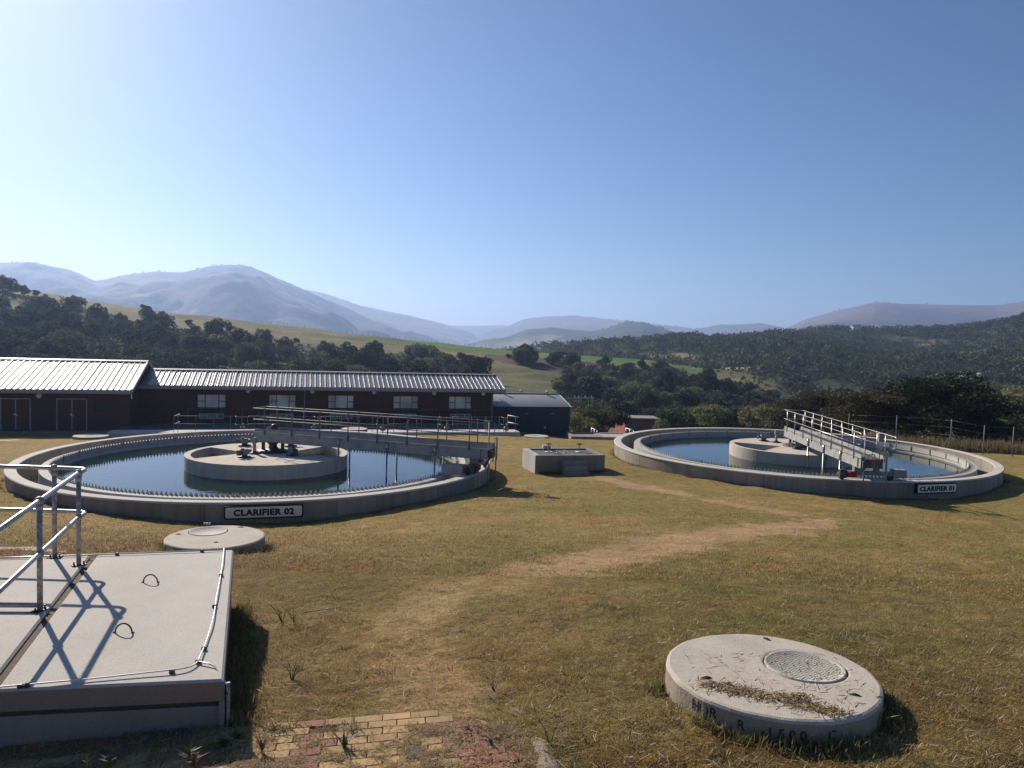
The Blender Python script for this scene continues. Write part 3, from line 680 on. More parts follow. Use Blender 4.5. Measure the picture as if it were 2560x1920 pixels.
def bridge(c, zr, ang, perp, label, right_long, ztop=.93):
    """walkway bridge turning about the tank centre; local x runs from the centre to the rim"""
    t = empty('scraper_bridge', (c[0], c[1], zr), ang, label, 'footbridge', 'scraper bridges over the clarifiers')
    w = .44; y0 = perp - w; y1 = perp + w; xa = -.75; xb = 9.35
    for y in (y0 + .03, y1 - .03):
        mb = MB(); mb.box(xa, xb, y - .05, y + .05, ztop - .40, ztop - .385); mb.box(xa, xb, y - .012, y + .012, ztop - .385, ztop - .02); mb.box(xa, xb, y - .05, y + .05, ztop - .02, ztop - .005)
        mb.build('girder', M['girder'], t)
    # deck planks of open grating
    x = xa + .05; me = None
    while x < xb - .3:
        if me is None:
            mb = MB()
            for k in range(9): mb.box(0.0, .99, y0 + .1 + k * (2 * w - .2) / 8 - .006, y0 + .1 + k * (2 * w - .2) / 8 + .006, ztop - .035, ztop - .004)
            for k in range(12): mb.box(k * .083, k * .083 + .012, y0 + .09, y1 - .09, ztop - .03, ztop - .008)
            o = mb.build('deck_grating', M['grating'], t, loc=(x, 0, 0)); me = o.data
        else: link('deck_grating', me, t, loc=(x, 0, 0))
        x += 1.0
    mb = MB(); mb.box(xa, xb, y0 + .085, y1 - .085, ztop - .052, ztop - .04); mb.build('deck_plate', M['grating'], t)
    for y in (y0, y1):
        mb = MB(); mb.box(xa, xb, y - .005 + (.03 if y == y0 else -.03), y + .005 + (.03 if y == y0 else -.03), ztop, ztop + .12); mb.build('toe_board', M['girder'], t)
    # cross members
    me = None
    for k in range(7):
        xx = xa + .3 + k * 1.55
        if me is None: mb = MB(); mb.box(-.03, .03, y0 + .05, y1 - .05, ztop - .33, ztop - .2); me = mb.build('cross_beam', M['girder'], t, loc=(xx, 0, 0)).data
        else: link('cross_beam', me, t, loc=(xx, 0, 0))
    # handrails
    H = .95; rm = M['steel'] if right_long else M['steel_thin']  # like bridges; the left one's duller light is put into a darker steel
    for y, extra in ((y0 + .0, 0.0), (y1 - .0, right_long)):
        rail = empty('handrail', (0, 0, 0)); rail.parent = t
        xe = 9.0 + extra; me = None
        xs = [-.26 + k * 1.27 for k in range(8)] if extra <= 0 else [-.26 + k * 1.27 for k in range(8)] + [8.63 + extra * .75]
        for xx in xs:
            if me is None:
                mb = MB(); mb.tube([(0, 0, ztop - .12), (0, 0, ztop + H)], .021, 8); mb.sphere((0, 0, ztop + H), .042, 8, 6); mb.sphere((0, 0, ztop + H * .52), .036, 8, 6); mb.box(-.05, .05, -.04, .04, ztop - .02, ztop - .0)
                me = mb.build('post', rm, rail, loc=(xx, y, 0)).data
            else: link('post', me, rail, loc=(xx, y, 0))
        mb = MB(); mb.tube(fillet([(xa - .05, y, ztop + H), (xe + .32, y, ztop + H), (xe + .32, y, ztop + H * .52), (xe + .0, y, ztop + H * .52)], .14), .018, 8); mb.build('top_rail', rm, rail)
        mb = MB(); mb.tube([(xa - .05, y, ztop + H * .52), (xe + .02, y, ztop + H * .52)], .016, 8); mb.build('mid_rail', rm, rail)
    mb = MB(); mb.tube([(xa - .05, y0, ztop + H), (xa - .05, y1, ztop + H)], .019, 8); mb.tube([(xa - .05, y0, ztop + H * .52), (xa - .05, y1, ztop + H * .52)], .017, 8); mb.build('end_rail', M['steel'], t)
    # scraper stilts going down in pairs into the water
    me = None
    for xx in (3.15, 5.25, 7.25):
        for y in (y0 - .0, y1 + .0):
            if me is None:
                mb = MB(); mb.tube([(0, 0, ztop - .05), (0, 0, ztop - .40)], .055, 10); mb.tube([(0, 0, ztop - .36), (0, 0, -2.2)], .034, 10); mb.box(-.06, .06, -.06, .06, ztop - .16, ztop - .13); mb.box(-.06, .06, -.06, .06, ztop - .36, ztop - .33)
                me = mb.build('scraper_stilt', M['steel'], t, loc=(xx, y, 0)).data
            else: link('scraper_stilt', me, t, loc=(xx, y, 0))
    # end carriage on the rim: legs, cross beam, wheels, gearbox, motor, brush housing
    xr = RO - .2
    car = empty('end_carriage', (0, 0, 0)); car.parent = t
    mb = MB(); mb.box(xr - .13, xr + .13, y0 - .55, y1 + .55, .20, .34); mb.box(xr - .12, xr + .12, y0 - .04, y0 + .12, .34, ztop - .40); mb.box(xr - .12, xr + .12, y1 - .12, y1 + .04, .34, ztop - .40)
    mb.box(xr - .16, xr + .30, y0, y1, ztop - .42, ztop - .403); mb.box(xr + .28, xr + .30, y0 - .02, y1 + .02, ztop - .40, ztop - .02)
    mb.build('carriage_frame', M['grey_paint'], car)
    for y in (y0 - .48, y1 + .48):
        mb = MB(); n = 20
        prof = [(.0, -.05), (.15, -.05), (.165, -.035), (.165, .035), (.15, .05), (.0, .05)]
        v = [(r_ * math.cos(2 * math.pi * k / n), y + yy, .165 + r_ * math.sin(2 * math.pi * k / n)) for k in range(n) for r_, yy in prof]
        # wheel axle lies across the rim, so turn it: rolling direction is local y
        v = [(xr + (p[1] - y), y + p[0], p[2]) for p in v]
        f = [(k * 6 + j, ((k + 1) % n) * 6 + j, ((k + 1) % n) * 6 + j + 1, k * 6 + j + 1) for k in range(n) for j in range(5)]
        mb.add(v, f, True); mb.build('wheel', M['black'], car)
    mb = MB(); mb.box(xr + .14, xr + .34, y0 - .66, y0 - .40, .10, .42, .02); mb.tube([(xr + .34, y0 - .53, .25), (xr + .42, y0 - .53, .25)], .1, 12); mb.build('gearbox', M['dark_metal'], car)
    mb = MB(); mb.tube([(xr + .24, y0 - .38, .22), (xr + .24, y0 - .02, .22)], .095, 14)
    for k in range(8): mb.tube([(xr + .24, y0 - .34 + k * .035, .22), (xr + .24, y0 - .33 + k * .035, .22)], .108, 14)
    mb.box(xr + .19, xr + .29, y0 - .26, y0 - .12, .30, .36); mb.build('drive_motor', M['red_paint'], car)
    mb = MB(); mb.box(xr - .95, xr - .15, y0 - .75, y0 - .32, .02, .36, .02) if not right_long else mb.box(xr - .35, xr + .05, y1 + .62, y1 + 1.12, .12, .44, .02)
    mb.build('brush_housing', M['girder'], car)
    # tall guide bars at the outer end, reaching down outside the wall
    for y, z1_, z0_ in ((y0 + .15, ztop + .98, -.55), (y1 + .12, ztop + .3, -.75)):
        mb = MB(); mb.tube([(xb - .02 + .02, y, z0_), (xb, y, z1_)], .026, 8); mb.build('guide_bar', M['steel_post'], car)
    for y, hh in ((y0 + .25, .45), (y1 - .2, .62)):
        mb = MB(); mb.tube(fillet([(xb + .06, y, ztop - .35), (xb + .06, y, ztop - .3 + hh), (xb + .06, y + .26, ztop - .3 + hh), (xb + .06, y + .26, ztop - .55)], .04, 3), .02, 8); mb.build('step_hoop', M['steel_post'], car)
    mb = MB(); mb.box(xb - .45, xb - .25, y1 - .12, y1 + .06, ztop + .62, ztop + .95, .01); mb.build('control_box', M['grey_paint'], t)
    mb = MB()
    for k in range(4): mb.tube([(xb - .1, y0 + .2 + .1 * k, ztop - .05), (xb + .1, y0 + .1 + .06 * k, ztop - .3), (xb - .02, y0 - .1 + .05 * k, ztop - .55)], .014, 6)
    mb.box(xb - .02, xb + .16, y0 + .05, y0 + .35, ztop - .35, ztop - .1, .02); mb.build('cable_gear', M['dark_metal'], car)
    # centre pivot
    pv_ = empty('centre_pivot', (0, 0, 0)); pv_.parent = t
    mb = MB(); mb.lathe([(.0, .12), (.62, .12), (.62, .17), (.58, .20), (.30, .22), (.22, .26), (.16, .34), (.16, .42), (.24, .50), (.24, ztop - .40), (0, ztop - .40)], 20, (0, perp * .6)); mb.build('bearing_stand', M['dark_metal'], pv_)
    for k in range(4):
        a = k * math.pi / 2 + .5; mb = MB(); mb.box(.38 * math.cos(a) - .05, .38 * math.cos(a) + .05, perp * .6 + .38 * math.sin(a) - .05, perp * .6 + .38 * math.sin(a) + .05, .18, ztop - .41); mb.build('bearing_leg', M['dark_metal'], pv_)
    mb = MB(); mb.lathe([(.0, ztop + .30), (.06, ztop + .295), (.11, ztop + .26), (.135, ztop + .2), (.14, ztop + .0), (.0, ztop)], 16, (-.1, perp)); mb.build('slip_ring_dome', M['black'], pv_)
    return t
bridge(SC2, Z2, R(-17.7), .55, 'grey steel scraper bridge spanning the left tank in front of the brick building', 0.0)
bridge(SC1, Z1, R(-92.8), .10, 'bright galvanised scraper bridge with long handrails over the right tank', 1.05)

def actuator(x, y, zr, rz, label, kind):
    t = empty('valve_actuator', (x, y, zr + .12), rz, label, 'valve actuator', 'valve actuators on the tank islands')
    mb = MB(); mb.lathe([(0, 0), (.26, 0), (.26, .03), (.12, .05), (.1, .1), (0, .1)], 18); mb.build('base_flange', M['dark_metal'], t)
    if kind == 'h':
        mb = MB(); mb.box(-.17, .13, -.1, .1, .1, .32, .03); mb.tube([(.13, 0, .21), (.34, 0, .21)], .075, 14); mb.build('gear_housing', M['grey_paint'], t)
        mb = MB(); mb.tube([(-.1, 0, .32), (-.1, 0, .36)], .06, 12); mb.tube([(-.3, -.02, .2), (-.17, -.02, .2)], .05, 10); mb.box(-.33, -.3, -.1, .1, .1, .3); mb.build('hand_drive', M['dark_metal'], t)
    else:
        mb = MB(); mb.box(-.05, .05, -.05, .05, .05, .42); mb.build('pedestal', M['steel_post'], t)
        mb = MB(); mb.box(-.08, .08, -.07, .07, .42, .64, .015); mb.build('switch_box', M['grey_paint'], t)
    return t
def isl(px, py, zr): p = atz(px, py, zr + .12); return p[0], p[1]
actuator(*isl(612, 1114, Z2), Z2, .3, 'far grey valve actuator on the left tank island, under the bridge tail', 'h')
actuator(*isl(611, 1143, Z2), Z2, 1.2, 'near grey valve actuator beside the left opening of the left island', 'h')
actuator(*isl(636, 1134, Z2), Z2, 0, 'upright switch post between the two left actuators on the left island', 'v')
actuator(*isl(731, 1139, Z2), Z2, 2.2, 'dark valve actuator shaded by the left bridge, right of its pivot', 'h')
actuator(*isl(727, 1115, Z2), Z2, .2, 'far valve actuator seen below the left bridge girder', 'h')
actuator(*isl(1909, 1102, Z1), Z1, .1, 'leftmost valve actuator on the right tank island, far side', 'h')
actuator(*isl(1940, 1106, Z1), Z1, 0, 'upright switch post on the right tank island', 'v')
actuator(*isl(1993, 1122, Z1), Z1, .2, 'near grey valve actuator under the right bridge girder', 'h')

# ------------------------------------------------------------------ valve chamber with steps in the middle of the lawn
def chamber():
    t = empty('valve_chamber', (1.07, 33.0, -4.94), R(13.3), 'grey concrete valve chamber with steps and two handwheel spindles', 'chamber')
    W = 3.09; D = 2.2; z0 = -1.0
    mb = MB()
    th = .22
    for poly in ([(0, 0), (W, 0), (W - th, th), (th, th)], [(W, 0), (W, D), (W - th, D - th), (W - th, th)], [(W, D), (0, D), (th, D - th), (W - th, D - th)]):
        mb.prism(poly, z0, 0, 0)
    mb.build('chamber_wall', M['conc_wall'], t)
    mb = MB(); mb.prism([(0, 0), (th, th), (th, D - th), (0, D)], z0, 0); mb.build('chamber_side_wall', M['conc'], t)
    for k in range(3):
        mb = MB(); mb.box(th + .005 + k * (W - 2 * th) / 3, th - .005 + (k + 1) * (W - 2 * th) / 3, th + .002, D - th - .002, -.09, -.06); mb.build('cover_plate', M['deck_plate'], t)
    mb = MB(); mb.box(th + .85, th + .88, D - 1.0, D - .3, -.06, -.03); mb.build('cover_handle', M['white_paint'], t)
    for k in range(4):
        mb = MB(); mb.box(1.12, 2.12, -.30 - .28 * k, -.02 if k == 0 else -.28 * k + .0, z0 if k == 3 else z0 + .0, -.19 - .19 * k, .008); mb.build('step', M['conc_wall'], t)
    for px, py in ((1389.5, 1129.5), (1413, 1128.5)):
        p = t.matrix_world
    for x, y in ((1.27, 1.02), (1.62, 1.10)):
        mb = MB(); mb.lathe([(0, -.06), (.06, -.06), (.055, -.04), (.02, -.03), (.02, .04), (.035, .06), (.02, .09), (0, .09)], 10, (x, y)); mb.build('lifting_eye', M['white_paint'], t)
    return t
M['deck_plate'] = concrete('grey_cover_plate', (.13, .13, .14), .7, (.2, .18, .16), 1.5, 0, .4)
ch = chamber()
_cm = Matrix.Translation((1.07, 33.0, -4.94)) @ Matrix.Rotation(R(13.3), 4, 'Z')
def spindle(px, label):
    p = _cm.inverted() @ Vector(atz(px, 1130, -5.0)); q = _cm @ Vector((p.x, p.y, -.06))
    t = empty('handwheel_spindle', tuple(q), R(13.3), label, 'valve wheel', 'handwheel spindles on the chamber')
    mb = MB(); mb.lathe([(0, 0), (.15, 0), (.15, .02), (.05, .035), (0, .035)], 18); mb.build('base_disc', M['white_paint'], t)
    mb = MB(); mb.tube([(0, 0, .02), (0, 0, .37)], .02, 10); mb.build('stem', M['steel_post'], t)
    mb = MB(); n = 22
    mb.tube([(.13 * math.cos(2 * math.pi * k / n), .13 * math.sin(2 * math.pi * k / n), .36) for k in range(n + 1)], .02, 6)
    for k in range(4): a = k * math.pi / 2 + .4; mb.tube([(0, 0, .36), (.13 * math.cos(a), .13 * math.sin(a), .36)], .012, 6)
    mb.tube([(0, 0, .33), (0, 0, .39)], .03, 10); mb.build('wheel', M['dark_metal'], t)
spindle(1370.5, 'left handwheel spindle on the grey chamber lid'); spindle(1447.5, 'right handwheel spindle on the grey chamber lid')
p = _cm @ Vector((1.02, 1.95, 0.0))
bx = MB(); bx.box(-.17, .17, -.12, .12, 0, .16, .01); o = bx.build('junction_box', M['conc'], loc=tuple(p), rz=R(13.3)); tag(o, 'small grey junction box on the back edge of the chamber', 'box')

# ------------------------------------------------------------------ manholes
M['lid'] = concrete('composite_lid', (.52, .49, .42), .85, (.42, .35, .26), 3, 0, .3, 90)
def manhole(x, y, zt, r, h, label, lid_off, lid_r, slots, rz=0, tread=True, m_=None, bev=.03):
    t = empty('manhole_cover', (x, y, zt), rz, label, 'manhole', 'round concrete manhole covers')
    mb = MB(); mb.lathe([(lid_r + .012, -.06), (lid_r + .012, -.012), (lid_r + .02, 0), (r - bev, .0), (r - bev * .35, -.008), (r, -bev), (r, -h)], 96) if lid_off is None else None
    # ring slab as a lathe about its own centre; the lid sits off centre, so the slab top is a polygon fan between the two circles
    n = 96; v = []; f = []
    lx, ly = (0, 0) if lid_off is None else lid_off
    for k in range(n):
        a = 2 * math.pi * k / n; ca, sa = math.cos(a), math.sin(a); jr = 1 + .003 * math.sin(5 * a + 1) + .0035 * math.sin(17 * a)
        for rr, zz, cx, cy in ((lid_r + .008, -.05, lx, ly), (lid_r + .012, -.004, lx, ly), (lid_r + .03, .0, lx, ly)): v.append((cx + rr * ca, cy + rr * sa, zz))
        for rr, zz in ((r - bev, .0), (r - bev * .3, -bev * .3), (r, -bev), (r, -h)): v.append((rr * jr * ca, rr * jr * sa, zz))
    for k in range(n):
        k2 = (k + 1) % n
        for j in range(6): f.append((k * 7 + j, k * 7 + j + 1, k2 * 7 + j + 1, k2 * 7 + j))
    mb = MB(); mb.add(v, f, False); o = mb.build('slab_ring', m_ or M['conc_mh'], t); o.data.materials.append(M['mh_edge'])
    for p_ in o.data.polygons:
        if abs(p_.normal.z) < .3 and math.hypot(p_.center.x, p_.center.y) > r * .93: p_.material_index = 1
    lid = MB(); lid.lathe([(0, -.05), (lid_r - .004, -.05), (lid_r, -.02), (lid_r - .006, .004), (lid_r - .02, .006), (lid_r - .028, .0), (0, .0)], 64, (lx, ly)); lo = lid.build('lid', M['lid'], t)
    if tread:
        tb = MB(); sp = lid_r / 9.5
        for i in range(-11, 12):
            for j in range(-11, 12):
                xx = lx + i * sp * .86; yy = ly + j * sp + (sp / 2 if i % 2 else 0)
                if math.hypot(xx - lx, yy - ly) > lid_r - .05: continue
                w_, l_ = (.005, .014) if (i + j) % 2 else (.005, .014); an = .6 if i % 2 else -.6
                c_, s_ = math.cos(an), math.sin(an)
                pts = [(xx + c_ * a_ - s_ * b_, yy + s_ * a_ + c_ * b_) for a_, b_ in ((-l_, -w_), (l_, -w_), (l_, w_), (-l_, w_))]
                tb.prism(pts, -.001, .003)
        o = tb.build('tread_pattern', M['lid'], t)
    for sx, sy, sa, sw, sh in slots:
        sb = MB(); c_, s_ = math.cos(sa), math.sin(sa)
        pts = [(sx + c_ * a_ - s_ * b_, sy + s_ * a_ + c_ * b_) for a_, b_ in ((-sw, -sh * .6), (-sw * .5, -sh), (sw * .7, -sh * .8), (sw, 0), (sw * .6, sh), (-sw * .6, sh * .8))]
        sb.prism(pts, -.01, .003); sb.build('lifting_slot', M['soffit'], t)
        sb = MB(); sb.tube([(sx - c_ * sw * .6, sy - s_ * sw * .6, .005), (sx, sy, .012), (sx + c_ * sw * .6, sy + s_ * sw * .6, .005)], .006, 6); sb.build('lifting_bar', M['dark_metal'], t)
    return t
cN = atz(1950, 1690, -2.74)
MC = np.array([2.245, 6.50]); ldc = atz(2012, 1665, -2.74); 
def rel(px, py, zt, c): q = atz(px, py, zt); return (q[0] - c[0], q[1] - c[1])
sl_ = [(*rel(1765, 1695, -2.74, MC), .15, .055, .02), (*rel(1917, 1598, -2.74, MC), 2.0, .05, .02), (*rel(2138, 1738, -2.74, MC), -.5, .05, .018), (*rel(1983, 1752, -2.74, MC), 1.75, .05, .012)]
mhn = manhole(MC[0], MC[1], -2.74, .865, .42, 'large pale concrete manhole cover in the foreground with dry grass on top', rel(2012, 1665, -2.74, MC), .335, sl_)
# stencilled writing round the side
def stencil(t, r, txt, a, size, z, sp=1.0, font_off=.002):
    k = 0
    for ch_ in txt:
        if ch_ == ' ': k += 1; continue
        aa = a + k * size * .74 * sp / r
        Mx = Matrix.Rotation(aa, 4, 'Z') @ Matrix.Translation((r + .003, 0, z)) @ Matrix.Rotation(math.pi / 2, 4, 'Z') @ Matrix.Rotation(math.pi / 2, 4, 'X')
        text(ch_, size, M['stencil'], t, Mx, bold=font_off, extrude=.0008); k += 1
M['stencil'] = mat('black_stencil_paint', (.035, .035, .04), .9)
stencil(mhn, .865, 'HOR', R(-148), .115, -.095); stencil(mhn, .865, 'R', R(-122), .10, -.11); stencil(mhn, .865, '1500', R(-108), .10, -.115, 1.05); stencil(mhn, .865, 'C', R(-78), .10, -.11)
MC2 = np.array([-5.31, 14.2])
s2 = [(*rel(446, 1336, -3.78, MC2), .2, .06, .012), (*rel(540, 1356, -3.78, MC2), 0, .05, .02), (*rel(602, 1318, -3.78, MC2), .3, .07, .012)]
mh2 = manhole(MC2[0], MC2[1], -3.78, .865, .5, 'pale concrete manhole cover just below the CLARIFIER 02 sign', rel(521, 1328, -3.78, MC2), .34, s2, tread=False)
mb = MB(); q = rel(517, 1312, -3.78, MC2)
for k in range(3): mb.box(q[0] - .06 + .05 * k, q[0] - .03 + .05 * k, q[1] - .02, q[1] + .02, 0, .04)
mb.build('hasp', M['steel_post'], mh2)
manhole(-24.3, 45.6, -6.42, .95, .5, 'manhole cover in the building shade, lid edge catching the light', (0.1, -.1), .36, [], tread=False)
manhole(-9.75, 49.2, -6.0, .80, .6, 'sunlit manhole cover in front of the FILTER 03 sign', (0, 0), .36, [], tread=False, m_=M['conc_rim'])
manhole(1.7, 51.6, -6.42, .80, .5, 'shaded manhole cover beside the dark blue shed', (0.05, -.1), .36, [], tread=False)

# ------------------------------------------------------------------ foreground chamber slab with handrail
ZS = -2.72
P2 = lambda px, py: tuple(atz(px, py, ZS)[:2])
fr, br = P2(559, 1699), P2(584, 1374)
fl = P2(0, 1725); bl = P2(0, 1397)
def ext(a, b, k): return (a[0] + (b[0] - a[0]) * k, a[1] + (b[1] - a[1]) * k)
flx = ext(fr, fl, 3.6); blx = ext(br, bl, 2.6)
jb = P2(231, 1392); jf = P2(0, 1694)
def isect(p, q, a, b):
    d = np.array([[q[0] - p[0], -(b[0] - a[0])], [q[1] - p[1], -(b[1] - a[1])]]); s_ = np.linalg.solve(d, [a[0] - p[0], a[1] - p[1]]); return (p[0] + (q[0] - p[0]) * s_[0], p[1] + (q[1] - p[1]) * s_[0])
jb_ = isect(jb, jf, br, blx); jf_ = isect(jb, jf, fr, flx)
dj = np.array(jf_) - np.array(jb_); dj /= np.hypot(*dj); nj = np.array([dj[1], -dj[0]])     # towards the right slab?
if nj @ (np.array(fr) - np.array(jf_)) < 0: nj = -nj
g_ = .035
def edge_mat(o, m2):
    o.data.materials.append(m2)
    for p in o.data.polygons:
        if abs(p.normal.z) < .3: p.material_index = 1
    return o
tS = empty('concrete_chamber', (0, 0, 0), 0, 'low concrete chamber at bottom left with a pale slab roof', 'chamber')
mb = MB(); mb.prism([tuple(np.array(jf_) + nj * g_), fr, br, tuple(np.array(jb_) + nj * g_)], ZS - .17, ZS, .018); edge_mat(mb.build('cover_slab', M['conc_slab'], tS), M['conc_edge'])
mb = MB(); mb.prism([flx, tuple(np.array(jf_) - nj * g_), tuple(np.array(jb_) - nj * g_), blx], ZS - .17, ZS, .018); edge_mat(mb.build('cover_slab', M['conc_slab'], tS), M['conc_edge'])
mb = MB(); mb.prism([tuple(np.array(jf_) - nj * g_), tuple(np.array(jf_) + nj * g_), tuple(np.array(jb_) + nj * g_), tuple(np.array(jb_) - nj * g_)], ZS - .15, ZS - .03); mb.build('joint_timber', M['joint'] if 'joint' in M else M['bark'], tS)
def inset(poly, d):
    c_ = np.mean(np.array(poly), axis=0); out = []
    n = len(poly); P = [Vector(p) for p in poly]
    for i in range(n):
        d1 = (P[i] - P[i - 1]).normalized(); d2 = (P[(i + 1) % n] - P[i]).normalized(); n1 = Vector((-d1.y, d1.x)); n2 = Vector((-d2.y, d2.x)); m_ = n1 + n2
        out.append(tuple(P[i] + m_ / m_.length_squared * 2 * d))
    return out
base_poly = [flx, fr, br, blx]
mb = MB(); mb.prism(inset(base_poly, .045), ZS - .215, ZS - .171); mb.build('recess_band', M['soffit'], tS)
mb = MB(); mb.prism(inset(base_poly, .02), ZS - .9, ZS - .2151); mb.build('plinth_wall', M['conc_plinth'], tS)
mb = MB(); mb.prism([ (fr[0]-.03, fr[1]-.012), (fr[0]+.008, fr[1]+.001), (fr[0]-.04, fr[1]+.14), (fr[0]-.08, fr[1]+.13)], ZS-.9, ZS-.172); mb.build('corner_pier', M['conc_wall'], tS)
# lifting loops cast into the slab
for px, py, rz_ in ((376, 1456, R(8)), (309, 1582, R(5))):
    x, y = P2(px, py); mb = MB(); n = 12
    mb.tube([(.072 * math.cos(math.pi * k / n), 0, .0 + .085 * math.sin(math.pi * k / n)) for k in range(n + 1)], .0075, 8); mb.tube([(-.072, 0, 0), (-.088, .004, .004)], .009, 6); mb.tube([(.072, 0, 0), (.09, 0, .003)], .009, 6)
    mb.build('lifting_loop', M['dark_rust'] if 'dark_rust' in M else M['bark'], tS, loc=(x, y, ZS), rz=rz_)
# earthing cable with clips
cb = [(560, 1375), (557, 1410), (553, 1436), (547, 1470), (541, 1500), (539, 1518), (534, 1548), (528, 1572), (519, 1600), (510, 1625), (499, 1652), (492, 1664), (470, 1677), (430, 1683), (250, 1700), (55, 1720), (-80, 1733)]
mb = MB(); mb.tube(fillet([(*P2(*p), ZS + .022 + .006 * math.sin(i * 2.1)) for i, p in enumerate(cb)], .12, 4), .0065, 8); mb.build('earthing_cable', M['alu'] if 'alu' in M else M['steel'], tS)
mb = MB(); mb.tube([(*P2(*p), ZS + .02) for p in ((562, 1377), (505, 1380), (300, 1388), (100, 1395), (-60, 1400))], .006, 8); mb.build('earthing_cable', M['steel'], tS)
mb = MB(); a_ = P2(497, 1660); mb.tube(fillet([(*a_, ZS + .02), (*P2(535, 1668), ZS + .02), (fr[0] + .03, fr[1] + .0, ZS - .05), (fr[0] + .03, fr[1] + .0, ZS - .12)], .05), .0065, 8); mb.build('earthing_cable', M['steel'], tS)
for px, py in ((536, 1519), (510, 1625), (495, 1658), (430, 1683), (68, 1718), (51, 1720), (553, 1441), (505, 1380), (293, 1388)):
    mb = MB(); x, y = P2(px, py); mb.box(x - .018, x + .018, y - .014, y + .014, ZS, ZS + .03, .004); mb.build('cable_clip', M['dark_metal'], tS)
mb = MB(); mb.tube([(fr[0] + .03, fr[1] + .02, ZS - .03), (fr[0] + .03, fr[1] + .02, ZS - .6)], .014, 10); mb.build('conduit', M['steel_post'], tS)

def stanchion_rail():
    t = empty('handrail', (-4.83, 8.81, ZS), 0, 'galvanised ball-joint handrail standing on the foreground slab', 'handrail')
    o0 = Vector((-4.83, 8.81, 0))
    p1 = Vector((-4.403, 7.35, 0)); p2 = Vector((-4.834, 8.806, 0)); p3 = Vector((-5.258, 9.069, 0)); d12 = (p1 - p2)
    p0 = p1 + d12; pb = p3 + Vector((-1.55, -.0, 0)); pc = p3 + Vector((-3.1, 0, 0))
    me = {}
    def L(p, z=0): return (p.x - o0.x, p.y - o0.y, z)
    for i, (p, mids) in enumerate(((p0, 1), (p1, 1), (p2, 1), (p3, 1), (pb, 1), (pc, 1))):
        if not me:
            mb = MB(); mb.tube([(0, 0, .01), (0, 0, 1.05)], .0255, 14); me['p'] = mb.build('post', M['steel_post'], t, loc=L(p)).data
            mb = MB(); mb.sphere((0, 0, 1.052), .044, 16, 10); mb.tube([(0, 0, .96), (0, 0, 1.03)], .031, 14, .036); me['b'] = mb.build('ball_joint', M['steel_post'], t, loc=L(p)).data
            mb = MB(); mb.sphere((0, 0, .55), .04, 16, 10); me['m'] = mb.build('mid_joint', M['steel_post'], t, loc=L(p)).data
            mb = MB(); mb.box(-.075, .075, -.04, .04, 0, .012, .003)
            for sx in (-.05, .05): mb.tube([(sx, 0, .01), (sx, 0, .045)], .009, 8); mb.tube([(sx, 0, .012), (sx, 0, .022)], .015, 6)
            me['f'] = mb.build('foot_plate', M['dark_metal'], t, loc=L(p)).data
        else:
            for nm, kk in (('post', 'p'), ('ball_joint', 'b'), ('mid_joint', 'm')): link(nm, me[kk], t, loc=L(p))
            link('foot_plate', me['f'], t, loc=L(p), rz=R(70) if i in (0, 1) else R(5 if i > 2 else 40))
    e = .055
    for z, nm, rr in ((1.052, 'top_rail', .0235), (.55, 'mid_rail', .0215)):
        u = d12.normalized(); q = p2 - u * .10; c1 = q + Vector((.0, 0, 0))
        corner = Vector((p2.x - u.x * .22, p2.y - u.y * .22, 0)); corner.y = p3.y
        corner = p2 - u * ((p3.y - p2.y) / (-u.y)); 
        pts = [L(p0 + d12 * .8, z), L(p1, z), L(p2, z), L(corner + Vector((.04, 0, 0)), z), L(p3, z), L(pc, z)]
        mb = MB(); mb.tube(fillet(pts, .13, 7), rr, 14); mb.build(nm, M['steel'], t)
    mb = MB(); mb.tube([L(p1 + Vector((-.02, .01, 0)), .05), L(p1 + Vector((-1.8, -.12, 0)), .05)], .024, 12); mb.build('base_rail', M['steel'], t)
    return t
M['joint'] = concrete('weathered_joint_timber', (.12, .08, .055), .6, (.26, .2, .15), 3, 0, .6)
for o in tS.children:
    if o.name.startswith('joint'): o.data.materials[0] = M['joint']
stanchion_rail()

